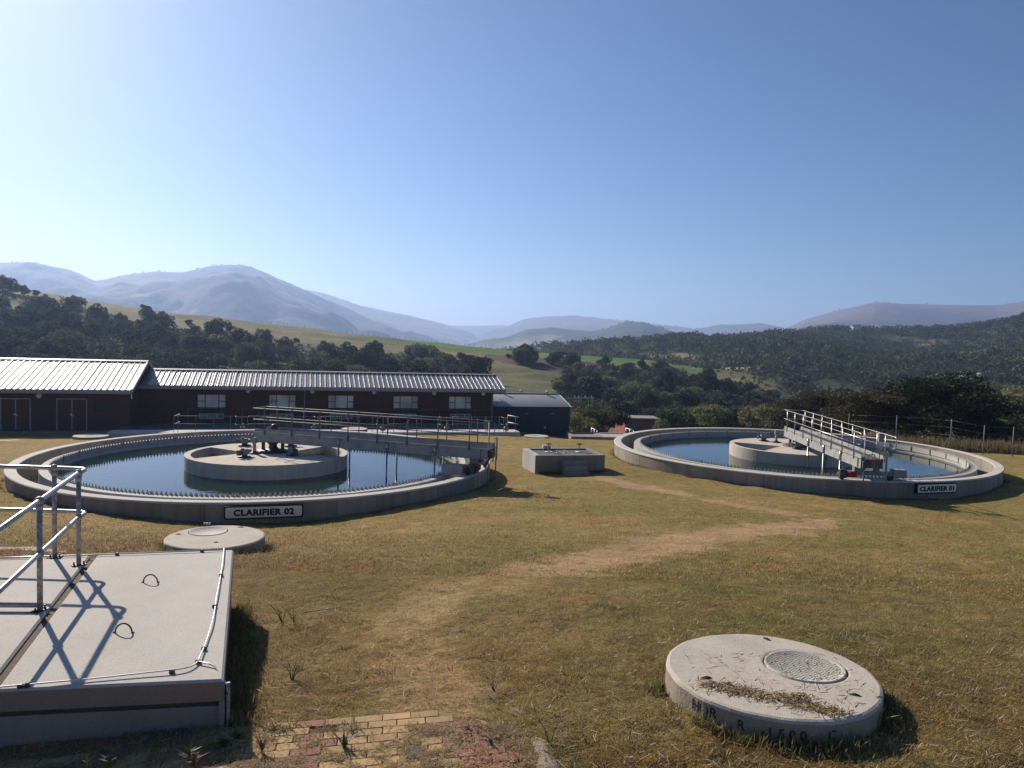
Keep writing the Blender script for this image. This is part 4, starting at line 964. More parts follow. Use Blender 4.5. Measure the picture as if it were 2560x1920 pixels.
# ------------------------------------------------------------------ buildings (local x along the facade, y into the building, z up)
class Frame:
    def __init__(s, o, ang, z): s.o = np.array([o[0], o[1], z]); s.a = ang; s.e = np.array([math.cos(ang), math.sin(ang)]); s.n = np.array([-math.sin(ang), math.cos(ang)])
    def loc(s, px, py, d=0.0):
        """local (x, z) of the picture point on the plane y = d"""
        r = ray(px, py); p0 = s.o[:2] + s.n * d
        t = (p0 @ s.n) / (r[:2] @ s.n); P = r * t
        return float((P[:2] - s.o[:2]) @ s.e), float(P[2] - s.o[2])
    def world(s, x, y, z=0.0): q = s.o[:2] + s.e * x + s.n * y; return (q[0], q[1], s.o[2] + z)
def ribbed_roof(t, x0, x1, ye, yr, ze, zr, step, rib_h=.045, rib_w=.05, thick=.02, name='roof', back=True, mt=None):
    """front slope from the eave (ye, ze) to the ridge (yr, zr); each sheet between two ribs is a piece"""
    L = math.hypot(yr - ye, zr - ze); sl = math.atan2(zr - ze, yr - ye)
    roof = empty(name, (0, 0, 0)); roof.parent = t
    n = max(1, int(round((x1 - x0) / step))); st = (x1 - x0) / n; me = None
    for side in ((0, 1) if back else (0,)):
        for k in range(n):
            if me is None:
                mb = MB(); w = st; r = rib_w / 2
                prof = [(0, 0), (w - 2.2 * r - .015, 0), (w - 2.2 * r, rib_h), (w - .2 * r, rib_h), (w - .2 * r + .012, 0)]
                mid = w * .45
                prof = [(0, 0), (mid * .5 - .02, 0), (mid * .5, .006), (mid * .5 + .02, 0), (mid * 1.5 - .02, 0), (mid * 1.5, .006), (mid * 1.5 + .02, 0), (w - 2.2 * r - .018, 0), (w - 2.1 * r, rib_h), (w - .3 * r, rib_h), (w, 0)]
                m_ = len(prof); v = [(x, 0, z) for x, z in prof] + [(x, L, z) for x, z in prof] + [(x, 0, z - thick) for x, z in prof]
                f = [(i, i + 1, m_ + i + 1, m_ + i) for i in range(m_ - 1)] + [(i + 1, i, 2 * m_ + i, 2 * m_ + i + 1) for i in range(m_ - 1)]
                mb.add(v, f); o = mb.build('roof_sheet', mt or M['roof'], roof); me = o.data
            else: o = link('roof_sheet', me, roof)
            if side == 0:
                o.location = (x0 + k * st, ye, ze); o.rotation_euler = (sl + random.uniform(-.0015, .0015), 0, 0)
            else:
                o.location = (x0 + (k + 1) * st, 2 * yr - ye, ze); o.rotation_euler = (sl, 0, math.pi)
    # ridge cap, verge flashings, fascia with gutter
    mb = MB(); mb.prism([(x0 - .06, yr - .24), (x1 + .06, yr - .24), (x1 + .06, yr), (x0 - .06, yr)], 0, 0)
    mb = MB()
    for sg in (-1, 1):
        v = [(x0 - .05, yr, zr + .075), (x1 + .05, yr, zr + .075), (x1 + .05, yr + sg * .25, zr + .075 - .25 * math.tan(sl)), (x0 - .05, yr + sg * .25, zr + .075 - .25 * math.tan(sl))]
        v2 = [(a, b, c - .015) for a, b, c in v]
        mb.add(v + v2, [(0, 1, 2, 3), (7, 6, 5, 4), (2, 3, 7, 6), (0, 3, 7, 4), (1, 2, 6, 5)])
    mb.build('ridge_cap', M['roof_trim'], roof)
    return roof
def gable_trim(t, x, ye, yr, ze, zr, name='verge_flashing'):
    mb = MB()
    for a, b in (((ye - .02, ze), (yr, zr)), ((2 * yr - ye + .02, ze), (yr, zr))):
        v = [(x - .05, a[0], a[1] + .06), (x + .05, a[0], a[1] + .06), (x + .05, b[0], b[1] + .06), (x - .05, b[0], b[1] + .06), (x - .05, a[0], a[1] - .16), (x + .05, a[0], a[1] - .16), (x + .05, b[0], b[1] - .16), (x - .05, b[0], b[1] - .16)]
        mb.add(v, [(0, 1, 2, 3), (7, 6, 5, 4), (0, 4, 5, 1), (1, 5, 6, 2), (3, 7, 4, 0), (2, 6, 7, 3)])
    mb.build(name, M['roof_trim'], t)
def wall_box(t, x0, x1, yd, h, ridge_y=None, ridge_z=None, mt=None, holes=(), name='wall'):
    """outer walls with window and door openings cut in the front"""
    mt = mt or M['brick']
    xs = sorted({x0, x1, *[a for h_ in holes for a in (h_[0], h_[1])]}); zs = sorted({-1.2, h, *[a for h_ in holes for a in (h_[2], h_[3])]})
    mb = MB()
    for i in range(len(xs) - 1):
        for j in range(len(zs) - 1):
            cx = (xs[i] + xs[i + 1]) / 2; cz = (zs[j] + zs[j + 1]) / 2
            if any(a < cx < b and c < cz < d for a, b, c, d in holes): continue
            mb.add([(xs[i], 0, zs[j]), (xs[i + 1], 0, zs[j]), (xs[i + 1], 0, zs[j + 1]), (xs[i], 0, zs[j + 1])], [(0, 1, 2, 3)])
    for a, b, c, d in holes:
        q = .16
        mb.add([(a, 0, c), (b, 0, c), (b, q, c), (a, q, c), (a, 0, d), (b, 0, d), (b, q, d), (a, q, d)], [(0, 1, 2, 3), (4, 7, 6, 5), (0, 3, 7, 4), (1, 5, 6, 2)])
    mb.build('front_' + name, mt, t)
    for x in (x0, x1):
        mb = MB(); v = [(x, 0, -1.2), (x, yd, -1.2), (x, yd, h)] + ([(x, ridge_y, ridge_z)] if ridge_y else []) + [(x, 0, h)]
        mb.add(v, [tuple(range(len(v)))]); mb.build('gable_' + name, mt, t)
    mb = MB(); mb.add([(x0, yd, -1.2), (x1, yd, -1.2), (x1, yd, h), (x0, yd, h)], [(0, 1, 2, 3)]); mb.build('rear_' + name, mt, t)
def window(t, x0, x1, z0, z1, cols, pane, y=.11, frame='frame_dark'):
    """cols: list of (width share, [row shares]); a frame with its panes as sub-parts"""
    w = empty('window', (0, 0, 0)); w.parent = t; fw = .055
    mb = MB(); mb.box(x0, x1, y - .02, y + .03, z0, z0 + fw); mb.box(x0, x1, y - .02, y + .03, z1 - fw, z1)
    tot = sum(c[0] for c in cols); x = x0
    for i, (sh, rows) in enumerate(cols):
        xe = x + (x1 - x0) * sh / tot
        mb.box(x, x + fw, y - .02, y + .03, z0 + fw, z1 - fw)
        if i == len(cols) - 1: mb.box(xe - fw, xe, y - .02, y + .03, z0 + fw, z1 - fw)
        z = z0 + fw; rt = sum(rows)
        for j, r in enumerate(rows):
            ze = z + (z1 - z0 - 2 * fw) * r / rt
            if j: mb.box(x + fw, xe - (fw if i == len(cols) - 1 else 0), y - .03, y + .03, z - .025, z + .025)
            p = MB(); p.box(x + fw, xe - (fw if i == len(cols) - 1 else 0), y + .0, y + .006, z + (.025 if j else 0), ze - (.025 if j < len(rows) - 1 else 0)); p.build('pane', pane, w)
            z = ze
        x = xe
    mb.build('window_frame', M[frame], w)
    mb = MB(); mb.box(x0 - .06, x1 + .06, -.03, .1, z0 - .07, z0 - .002); mb.build('sill', M['brick'], w)
def bulkhead(t, x, z, r=.13):
    b = empty('bulkhead_light', (0, 0, 0)); b.parent = t
    mb = MB(); v = []; n = 16
    prof = [(r * .98, 0.0), (r, -.05), (r * .85, -.09), (r * .5, -.12), (.001, -.13)]
    v = [(x + rr * math.cos(2 * math.pi * k / n), yy, z + rr * math.sin(2 * math.pi * k / n)) for k in range(n) for rr, yy in prof]
    f = [(k * 5 + j, k * 5 + j + 1, ((k + 1) % n) * 5 + j + 1, ((k + 1) % n) * 5 + j) for k in range(n) for j in range(4)]
    mb.add(v, f, True); mb.build('lamp_glass', M['lamp_glass'], b)
    mb = MB(); mb.box(x - r * .7, x + r * .7, -.012, 0.0, z + r * .7, z + r * 1.15); mb.build('bracket', M['grey_paint'], b)

# left building
FL = Frame((-24.5, 50.7), EA, -6.75)
tL = empty('brick_building', tuple(FL.o), EA, 'dark brick store building at far left with ribbed metal roof and double doors', 'building')
d2 = [FL.loc(140, 996), FL.loc(218, 1074)]; d1 = [FL.loc(-1, 995), FL.loc(77, 1074)]; wL = [FL.loc(236, 1002), FL.loc(296, 1030)]
hL = [(d2[0][0], d2[1][0], .02, d2[0][1]), (d1[0][0], d1[1][0], .02, d1[0][1]), (wL[0][0], wL[1][0], wL[1][1], wL[0][1])]
wall_box(tL, -20, 0, 9.2, 2.62, 4.6, 4.22, holes=hL)
for a, b, c, d in hL[:2]:
    dr = empty('double_door', (0, 0, 0)); dr.parent = tL; mx = (a + b) / 2
    mb = MB(); fw = .07
    mb.box(a, a + fw, .02, .14, c, d); mb.box(b - fw, b, .02, .14, c, d); mb.box(a + fw, b - fw, .02, .14, d - fw, d); mb.build('door_frame', M['girder'], dr)
    for xa_, xb_ in ((a + fw + .01, mx - .03), (mx + .03, b - fw - .01)):
        mb = MB(); mb.box(xa_, xb_, .07, .115, c + .02, d - fw - .01); mb.build('door_leaf', M['timber_door'], dr)
    mb = MB(); mb.box(mx - .03, mx + .03, .055, .12, c + .02, d - fw); mb.build('meeting_stile', M['girder'], dr)
    mb = MB(); mb.box(mx - .09, mx + .01, .03, .055, c + .93, c + 1.05); mb.box(mx + .06, mx + .10, .03, .055, c + .88, c + 1.02); mb.build('lock', M['white_paint'], dr)
window(tL, *hL[2][:2], *hL[2][2:], [(1.35, [1]), (1, [1, 1.2])], M['pane_dark'])
bulkhead(tL, *FL.loc(98, 989), .17)
ribbed_roof(tL, -20.2, .22, -.62, 4.6, 2.66, 4.29, .36)
gable_trim(tL, .24, -.64, 4.6, 2.66, 4.29)
mb = MB(); mb.box(-20.2, .2, -.66, -.635, 2.40, 2.65); mb.box(-20.2, .2, -.78, -.66, 2.44, 2.47); mb.box(-20.2, .2, -.795, -.78, 2.44, 2.60); mb.build('fascia_gutter', M['fascia'], tL)
mb = MB(); mb.box(-20.2, .2, -.63, 0, 2.39, 2.40); mb.build('eave_soffit', M['fascia'], tL)
mb = MB(); mb.box(.18, .24, -.66, -.60, 2.1, 2.40); mb.build('gutter_outlet', M['white_paint'], tL)
mb = MB(); mb.box(-20, .0, -.9, 0, -1.0, .01); mb.build('apron', M['conc_wall'], tL)

# filter building
FR = Frame((-25.2, 53.5), EA, -6.75)
xr_end = FR.loc(1233, 1000)[0]
tR = empty('brick_building', tuple(FR.o), EA, 'long dark brick filter building with ribbed roof and five lit windows', 'building')
WN = [((492, 985), (565, 1021)), ((671, 986), (740, 1021)), ((819.5, 987), (885, 1022)), ((983, 989), (1046, 1023)), ((1122, 990), (1179, 1023.5))]
hR = []
for a, b in WN:
    p, q = FR.loc(*a), FR.loc(*b); hR.append((p[0], q[0], q[1], p[1]))
dp, dq = FR.loc(434, 982), FR.loc(466, 1040); hD = (dp[0], dq[0], .35, dp[1])
wall_box(tR, -.0, xr_end, 4.9, 2.70, 2.45, 3.45, holes=hR + [hD])
for h_ in hR: window(tR, h_[0], h_[1], h_[2], h_[3], [(1, [1, 1]), (1.75, [1]), (1, [1, 1])], M['pane'])
mb = MB(); mb.box(hD[0], hD[1], .06, .1, hD[2], hD[3]); mb.build('door', M['timber_door'], tR)
for px, py in ((620, 977), (781, 978.5), (935, 980.5), (1085, 982.5), (1208, 983.5)): bulkhead(tR, *FR.loc(px, py), .16)
ridge_x1 = xr_end + .75
ribbed_roof(tR, -.4, ridge_x1, -.65, 2.45, 2.80, 3.72, .345, .05, mt=M['roof_dull'])
gable_trim(tR, ridge_x1 + .02, -.67, 2.45, 2.80, 3.72)
mb = MB(); mb.box(-.3, ridge_x1, -.70, -.675, 2.55, 2.79); mb.box(-.3, ridge_x1, -.82, -.70, 2.58, 2.61); mb.box(-.3, ridge_x1, -.835, -.82, 2.58, 2.74); mb.build('fascia_gutter', M['fascia'], tR)
mb = MB(); mb.box(-.3, ridge_x1, -.67, 0, 2.545, 2.555); mb.build('eave_soffit', M['fascia'], tR)
x_, _z = FR.loc(761, 1020)
mb = MB(); mb.tube([(x_, -.06, 2.55), (x_, -.06, .3)], .04, 8); mb.build('downpipe', M['fascia'], tR)
x_, _z = FR.loc(1229, 1020)
mb = MB(); mb.tube([(x_, -.06, 2.55), (x_, -.06, .3)], .04, 8); mb.build('downpipe', M['fascia'], tR)

# walkway platform over the filter basins, with two railing lines, pedestals and signs
FP = Frame((.45, 53.0), EA, -6.38)
tP = empty('filter_platform', tuple(FP.o), EA, 'concrete walkway slab in front of the brick filter building', 'walkway')
mb = MB(); mb.box(-25.2, .2, 0, 1.4, -.35, 0); mb.build('walkway_slab', M['conc_rim'], tP)
mb = MB(); mb.box(-25.0, .0, .04, 5.2, -1.6, -.351); mb.build('basin_wall', M['conc_wall'], tP)
mb = MB(); mb.box(-25.2, -.0, 1.41, 6.2, -.351, -.12); mb.build('basin_cover', M['deck_plate'], tP)
def rail_line(fr_, y, xs, H, z0, label, x0, x1, bays=(), name='handrail', light=True, group=None):
    t = empty(name, tuple(fr_.world(0, 0)), fr_.a, label, 'handrail', group); me = None
    mt = M['steel_thin']
    for x in xs:
        if me is None: mb = MB(); mb.tube([(0, 0, z0), (0, 0, z0 + H)], .017, 8); mb.sphere((0, 0, z0 + H), .034, 8, 6); me = mb.build('post', mt, t, loc=(x, y, 0)).data
        else: link('post', me, t, loc=(x, y, 0))
    cuts = [x0] + [b for bb in bays for b in bb] + [x1]
    for i in range(0, len(cuts), 2):
        for z, nm in ((z0 + H, 'top_rail'), (z0 + H * .52, 'mid_rail')):
            mb = MB(); mb.tube([(cuts[i], y, z), (cuts[i + 1], y, z)], .013, 8); mb.build(nm, mt, t)
    for a, b in bays:      # small bays pushed out round the valve pedestals
        for z in (z0 + H, z0 + H * .52):
            mb = MB(); mb.tube(fillet([(a, y, z), (a + .04, y - .5, z), (b - .04, y - .5, z), (b, y, z)], .12, 4), .02, 8); mb.build('bay_rail', mt, t)
        for x, yy in ((a + .06, y - .48), (b - .06, y - .48), ((a + b) / 2, y - .5)): link('post', me, t, loc=(x, yy, 0))
    return t
xs_px = [434, 444, 488.5, 533, 576, 635, 676, 718, 758, 814, 854, 893, 931, 985, 1021, 1055, 1098, 1144, 1180, 1215, 1249, 1290]
bays = [(FP.loc(589, 1060)[0], FP.loc(623, 1060)[0]), (FP.loc(785, 1060)[0], FP.loc(804, 1060)[0]), (FP.loc(941, 1060)[0], FP.loc(972, 1060)[0]), (FP.loc(1098, 1060)[0], FP.loc(1132, 1060)[0]), (FP.loc(1254, 1060)[0], FP.loc(1268, 1060)[0])]
t = rail_line(FP, .12, [FP.loc(p, 1060)[0] for p in xs_px], 1.0, 0, 'front walkway handrail with small bays before the filter building', FP.loc(434, 1060)[0], FP.loc(1290, 1060)[0], bays)
for z in (1.0, .52):
    mb = MB(); mb.tube([(FP.loc(1281, 1060)[0], 1.3, z), (.08, .12, z)], .028, 8); mb.build('return_rail', M['white_paint'], t)
    mb = MB(); mb.tube([(FP.loc(434, 1060)[0], .12, z), (FP.loc(441, 1060)[0], 1.2, z)], .028, 8); mb.build('return_rail', M['white_paint'], t)
FB = FR
yb = -1.15
xs2 = [470, 500, 553, 606, 647, 691, 735, 790, 843, 898, 945, 1007, 1053, 1098, 1144, 1188, 1231]
rail_line(FR, yb, [FR.loc(p, 1040, yb)[0] for p in xs2], 1.15, .12, 'rear handrail along the foot of the brick filter wall', FR.loc(470, 1040, yb)[0], FR.loc(1232, 1040, yb)[0], name='handrail')
for i, (a, b) in enumerate((((1125, 1034.5), (1176, 1047)), ((987, 1034), (1041, 1046)), ((825, 1035), (881, 1048)), ((675, 1034), (733.6, 1047)), ((498, 1033.5), (560, 1047)))):
    p, q = FR.loc(*a, yb - .1), FR.loc(*b, yb - .1); w = q[0] - p[0]; h = p[1] - q[1]
    P = FR.world((p[0] + q[0]) / 2, yb - .1, (p[1] + q[1]) / 2)
    t = empty('filter_sign', P, EA, 'sign reading FILTER 0%d on the rail below a window' % (i + 1), 'sign', 'filter signs along the brick wall')
    mb = MB(); mb.box(-w / 2, w / 2, -.012, .012, -h / 2, h / 2, .0); mb.build('panel', M['sign_grey'], t)
    text('FILTER 0%d' % (i + 1), h * .72, M['sign_black'], t, Matrix.Translation((0, -.016, -.01)) @ Matrix.Rotation(math.pi / 2, 4, 'X'), bold=h * .04, sx=1.2, extrude=.002)
for px in (606, 784, 957, 1118, 1267):
    x, z = FP.loc(px, 1070, -.2); P = FP.world(x, -.05, 0)
    t = empty('valve_pedestal', P, EA, 'valve pedestal standing in a bay of the front walkway rail', 'valve', 'valve pedestals on the filter walkway')
    t['label'] = {606: 'valve pedestal in the walkway bay left of the FILTER 04 sign', 784: 'valve pedestal in the walkway bay left of the FILTER 03 sign', 957: 'valve pedestal in the walkway bay left of the FILTER 02 sign', 1118: 'valve pedestal in the walkway bay by the FILTER 01 sign', 1267: 'valve pedestal at the right end of the walkway, before the blue shed'}[px]
    mb = MB(); mb.tube([(0, 0, 0), (0, 0, .30)], .03, 8); mb.build('stem', M['steel_post'], t)
    mb = MB(); mb.box(-.16, .16, -.1, .1, .12, .36, .03); mb.tube([(0, 0, .36), (0, 0, .48)], .05, 8); mb.build('gearbox', M['grey_paint'], t)
    mb = MB(); mb.tube([(0, -.02, .46), (.05, -.06, .58)], .025, 6); mb.build('position_tag', M['white_paint'], t)

# dark blue shed
FS = Frame((-1.47 - 6.6 * math.cos(EA), 62.0 - 6.6 * math.sin(EA)), EA, -8.0)
tB = empty('blue_shed', tuple(FS.o), EA, 'dark blue sheet-clad shed with corrugated roof right of the brick building', 'shed')
xe = FS.loc(1426, 1017)[0]; ze = FS.loc(1426, 1017)[1]
wall_box(tB, 0, xe - .05, 6.6, ze - .05, 3.3, ze + .75, mt=M['plinth_blue'])
L = 3.7; sl_b = math.atan2(.8, 3.45)
n = 170; mb = MB(); v = []; W_ = xe + .15
for k in range(n * 2 + 1):
    x = -.1 + W_ * k / (2 * n); z = .018 * math.cos(math.pi * k)
    v += [(x, -.12, ze - .0 + z), (x, 3.35, ze + .80 + z), (x, 6.9, ze + z)]
mb.add(v, [(k * 3 + j, (k + 1) * 3 + j, (k + 1) * 3 + j + 1, k * 3 + j + 1) for k in range(2 * n) for j in range(2)], True); mb.build('corrugated_roof', M['roof'], tB)
mb = MB(); mb.box(-.1, xe + .06, 3.2, 3.5, ze + .80, ze + .84); mb.build('ridge_cap', M['roof_trim'], tB)
for px in (1262, 1303, 1368):
    yy = 3.0 if px != 1303 else 3.9
    x, _ = FS.loc(px, 985, yy); mb = MB(); zz = ze + .76
    mb.lathe([(0, zz - .1), (.07, zz - .1), (.07, zz + .14), (.14, zz + .15), (.15, zz + .22), (.1, zz + .30), (0, zz + .32)], 12, (x, yy)); mb.build('roof_vent', M['white_paint'], tB)
for px in (1316, 1380):
    p, q = FS.loc(px - 4, 1035, -.01), FS.loc(px + 4, 1060, -.01); mb = MB(); mb.box(p[0], q[0], -.03, -.004, q[1], p[1]); mb.build('louvre', M['pane_dark'], tB)
    mb = MB(); mb.box(p[0] - .02, q[0] + .02, -.07, -.031, p[1], p[1] + .06); mb.build('louvre_hood', M['fascia'], tB)
x, z = FS.loc(1361, 1069, 0); mb = MB(); mb.sphere((x, -.08, z), .1, 10, 6); mb.build('bulkhead_light', M['lamp_glass'], tB)
x, z = FS.loc(1425.5, 1060, 0); mb = MB(); mb.tube([(xe + .02, -.06, ze), (xe + .02, -.06, 0)], .045, 8); mb.build('downpipe', M['roof_trim'], tB)
q = ghit(1425, 1096); mb = MB(); mb.tube([(q[0], q[1], q[2] - .1), (q[0], q[1], q[2] + .28)], .05, 8); o = mb.build('marker_post', M['white_paint']); tag(o, 'short white marker post at the lawn edge below the blue shed', 'post')

# low tanks and walls beyond the lawn edge
FT = Frame((4.4, 58.5), R(4), -7.25)
def low_tank(a, b, fr_, mt, label, h=1.2, dep=2.6, toppx=None):
    x0, x1 = fr_.loc(a, 1090)[0], fr_.loc(b, 1090)[0]
    t = empty('low_tank', tuple(fr_.world(x0, 0)), fr_.a, label, 'tank'); w = x1 - x0
    mb = MB(); mb.box(0, w, 0, .25, -h, 0); mb.box(0, .25, .25, dep, -h, 0); mb.box(w - .25, w, .25, dep, -h, 0); mb.box(0, w, dep, dep + .25, -h, 0); mb.build('tank_wall', M['conc_wall'], t)
    n = max(2, int(w / 1.0))
    for k in range(n): mb = MB(); mb.box(.26 + k * (w - .52) / n + .012, .26 + (k + 1) * (w - .52) / n - .012, .252, dep - .002, -.14, -.06); mb.build('cover_panel', mt, t)
    return t
low_tank(1428, 1505, FT, concrete('pinkish_cover', (.36, .26, .22), .8), 'low concrete tank with pinkish covers right of the blue shed')
low_tank(1505, 1585, FT, M['conc'], 'low concrete tank with pale covers just left of the right clarifier')
def small_rail(px0, px1, py0, py1, Y, label):
    a = Vector(aty(px0, py0, Y)); b = Vector(aty(px1, py1, Y - 1.5)); t = empty('handrail', (a.x, a.y, a.z - 1.0), 0, label, 'handrail')
    d = b - a; d.z = 0
    for z in (1.0, .5):
        mb = MB(); mb.tube([(0, 0, z), (d.x, d.y, z + (b.z - a.z))], .035, 8); mb.build('rail', M['white_paint'], t)
    for k in range(3):
        mb = MB(); mb.tube([(d.x * k / 2, d.y * k / 2, -.3), (d.x * k / 2, d.y * k / 2, 1.0 + (b.z - a.z) * k / 2)], .03, 8); mb.build('post', M['steel'], t)
small_rail(1479, 1493, 1070, 1076, 66, 'short bright handrail behind the low tanks, by the power pole')
small_rail(1565, 1584, 1070, 1076, 66, 'short bright handrail peeping over the left end of the right clarifier')

# small red brick pump house on the valley floor
YH = 150
p = aty(1562, 1073, YH); zg = float(VF(p[0], p[1])) ; zg = p[2] - .4
FH = Frame((p[0], p[1]), R(3), zg)
tH = empty('pump_house', tuple(FH.o), FH.a, 'small red brick pump house with flat roof on the valley floor', 'hut')
zt = FH.loc(1562, 1044)[1]
M['brick_shaded'] = brick('shaded_red_brick', (.13, .06, .042), (.10, .05, .036), (.10, .07, .06))  # front wall: its shade is put into a darker brick colour
M['brick_lit'] = brick('sunlit_red_brick', (.62, .15, .10), (.52, .12, .08), (.4, .2, .16))  # sun-facing side wall: sunlight put into a brighter brick colour
mb = MB(); mb.box(0, 6.4, 0, 4.4, -1, zt - .12); mb.build('wall', M['brick_shaded'], tH)
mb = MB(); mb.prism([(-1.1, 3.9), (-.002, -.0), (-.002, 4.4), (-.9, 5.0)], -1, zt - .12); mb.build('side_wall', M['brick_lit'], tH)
mb = MB(); mb.prism([(-1.35, 3.9), (-.2, -.25), (6.6, -.25), (6.6, 5.2), (-1.2, 5.2)], zt - .11, zt); mb.build('flat_roof', M['conc_wall'], tH)
mb = MB(); e0 = Vector((-1.1, 3.9)); e1 = Vector((0, 0)); d_ = (e1 - e0).normalized(); n_ = Vector((d_.y, -d_.x)) * .04
c0 = e0 + d_ * 1.6; c1 = e0 + d_ * 2.5
mb.prism([tuple(c0 + n_), tuple(c1 + n_), tuple(c1 - n_), tuple(c0 - n_)], .9, 2.1); mb.build('window', M['pane_dark'], tH)

# power poles
def pole(px, ptop, pbot, Y, label, kind):
    a = aty(px, ptop, Y); b = aty(px, pbot, Y); h = a[2] - b[2]
    t = empty('power_pole', (b[0], b[1], b[2]), R(8), label, 'power pole', 'power poles beyond the blue shed')
    xs = (-.55, .55) if kind == 'H' else (0,)
    for x in xs: mb = MB(); mb.tube([(x, 0, -2), (x, 0, h)], .15, 8, .11); mb.build('pole_shaft', M['creosote'], t)
    if kind == 'H':
        mb = MB(); mb.box(-1.9, 1.3, -.08, .08, h - .35, h - .18); mb.build('cross_arm', M['steel'], t)
        mb = MB(); mb.box(-1.6, .6, -.08, .08, h - 2.2, h - 2.0); mb.build('cross_arm', M['steel'], t)
        for x in (-1.7, -1.1, -.1, .9): mb = MB(); mb.lathe([(0, h - .18), (.07, h - .16), (.11, h - .1), (.06, h - .02), (.10, h + .04), (0, h + .14)], 8, (x, 0)); mb.build('insulator', M['white_paint'], t)
        mb = MB(); mb.box(-.9, -.2, -.5, -.16, .9, 2.2, .03); mb.build('switch_cabinet', M['white_paint'], t)
    else:
        mb = MB(); mb.box(-.9, .2, -.08, .08, h - .5, h - .35); mb.build('cross_arm', M['steel'], t)
        for x in (-.8, -.35): mb = MB(); mb.lathe([(0, h - .35), (.08, h - .3), (.1, h - .2), (0, h - .1)], 8, (x, 0)); mb.build('insulator', M['white_paint'], t)
M['creosote'] = mat('dark_pole_timber', (.035, .028, .022), .9)
pole(1461, 991, 1090, 120, 'twin-shaft wooden power pole with cross arms and white cabinet', 'H')
pole(1480, 1010, 1090, 130, 'single wooden power pole right of the twin one', 'S')
pole(1659, 1038, 1075, 150, 'distant thin pole standing over the bushes right of the pump house', 'S')

# boundary fence on the right
fpx = [(2560 + 90, 1147), (2530, 1143), (2457, 1138), (2375, 1118), (2239, 1096), (2120, 1085)]
fpts = [atz(a, b, -6.35) for a, b in fpx]; fpts[4] = atz(2239, 1105, -6.5); fpts[5] = atz(2120, 1098, -6.6)
tF = empty('boundary_fence', tuple(fpts[1]), 0, 'wire boundary fence with steel posts behind the right clarifier', 'fence'); o_ = Vector(fpts[1]); me = None
for q in fpts:
    if me is None: mb = MB(); mb.tube([(0, 0, -.4), (0, 0, 1.85)], .03, 8); me = mb.build('fence_post', M['bark'] if False else M['steel_thin'], tF, loc=tuple(Vector(q) - o_)).data
    else: link('fence_post', me, tF, loc=tuple(Vector(q) - o_))
for z in (.3, .8, 1.3, 1.75):
    mb = MB(); mb.tube([tuple(Vector(q) - o_ + Vector((0, 0, z))) for q in fpts], .0025, 5); mb.build('fence_wire', M['steel'], tF)
q = Vector(fpts[3]) - o_; mb = MB(); mb.tube([tuple(q + Vector((0, 0, 1.2))), tuple(q + Vector((.7, .3, 0)))], .02, 6); mb.build('brace', M['steel_post'], tF)
# fence along the crest of the hill
cr = [L_near.pos(np.array([px * 1.0]), np.array([.985]))[0] for px in np.linspace(640, 1240, 46)]
tC = empty('hill_fence', tuple(cr[0]), 0, 'thin post fence running down the crest of the grassy hill', 'fence'); o_ = Vector(cr[0]); me = None
for k, q in enumerate(cr):
    if me is None: mb = MB(); mb.tube([(0, 0, -.3), (0, 0, 1.5)], .07, 5); me = mb.build('fence_post', M['creosote'], tC).data
    else: link('fence_post', me, tC, loc=tuple(Vector(q) - o_ + Vector((random.uniform(-.5, .5), 0, random.uniform(-.2, .1)))))

# ------------------------------------------------------------------ trees
def leaf_cloud(n, blobs, size, tints, seed, flat=0.0):
    """quads scattered through the volume of several ellipsoids; returns verts, faces, colours"""
    r = np.random.default_rng(seed); B = np.array(blobs, float)     # cx cy cz rx ry rz
    wts = B[:, 3] * B[:, 4] * B[:, 5]; wts = wts ** .75; wts /= wts.sum()
    k = r.choice(len(B), n, p=wts); d = r.normal(size=(n, 3)); d /= np.linalg.norm(d, axis=1)[:, None]
    rad = .55 + .5 * r.random(n) ** .7
    P = B[k, :3] + d * rad[:, None] * B[k, 3:6]
    # clumps
    cl = r.normal(size=(n // 14 + 1, 3)) * 0
    a = r.normal(size=(n, 3)); a[:, 2] *= (1 - flat); a /= np.linalg.norm(a, axis=1)[:, None]
    b = np.cross(a, r.normal(size=(n, 3))); b /= np.linalg.norm(b, axis=1)[:, None]
    s = size * (.5 + r.random(n))[:, None]
    V = np.stack([P - a * s, P - b * s * .55, P + a * s, P + b * s * .55], 1).reshape(-1, 3)
    Fc = np.arange(n * 4).reshape(n, 4)
    T = np.array(tints); bt = r.integers(0, len(T), len(B)); c = T[bt[k]] * (.75 + .5 * r.random(n))[:, None]
    mixq = r.random(n) < .25; c[mixq] = T[r.integers(0, len(T), mixq.sum())]
    return V, Fc, np.repeat(c, 4, axis=0)
GRN = [(.036, .052, .024), (.046, .066, .027), (.066, .084, .034), (.052, .058, .034)]
OLV = [(.13, .145, .06), (.175, .18, .075), (.095, .11, .046), (.14, .13, .07)]
BRN = [(.10, .082, .048), (.076, .068, .040), (.056, .058, .032)]
DRK = [(.024, .033, .020), (.032, .042, .024), (.020, .030, .019)]
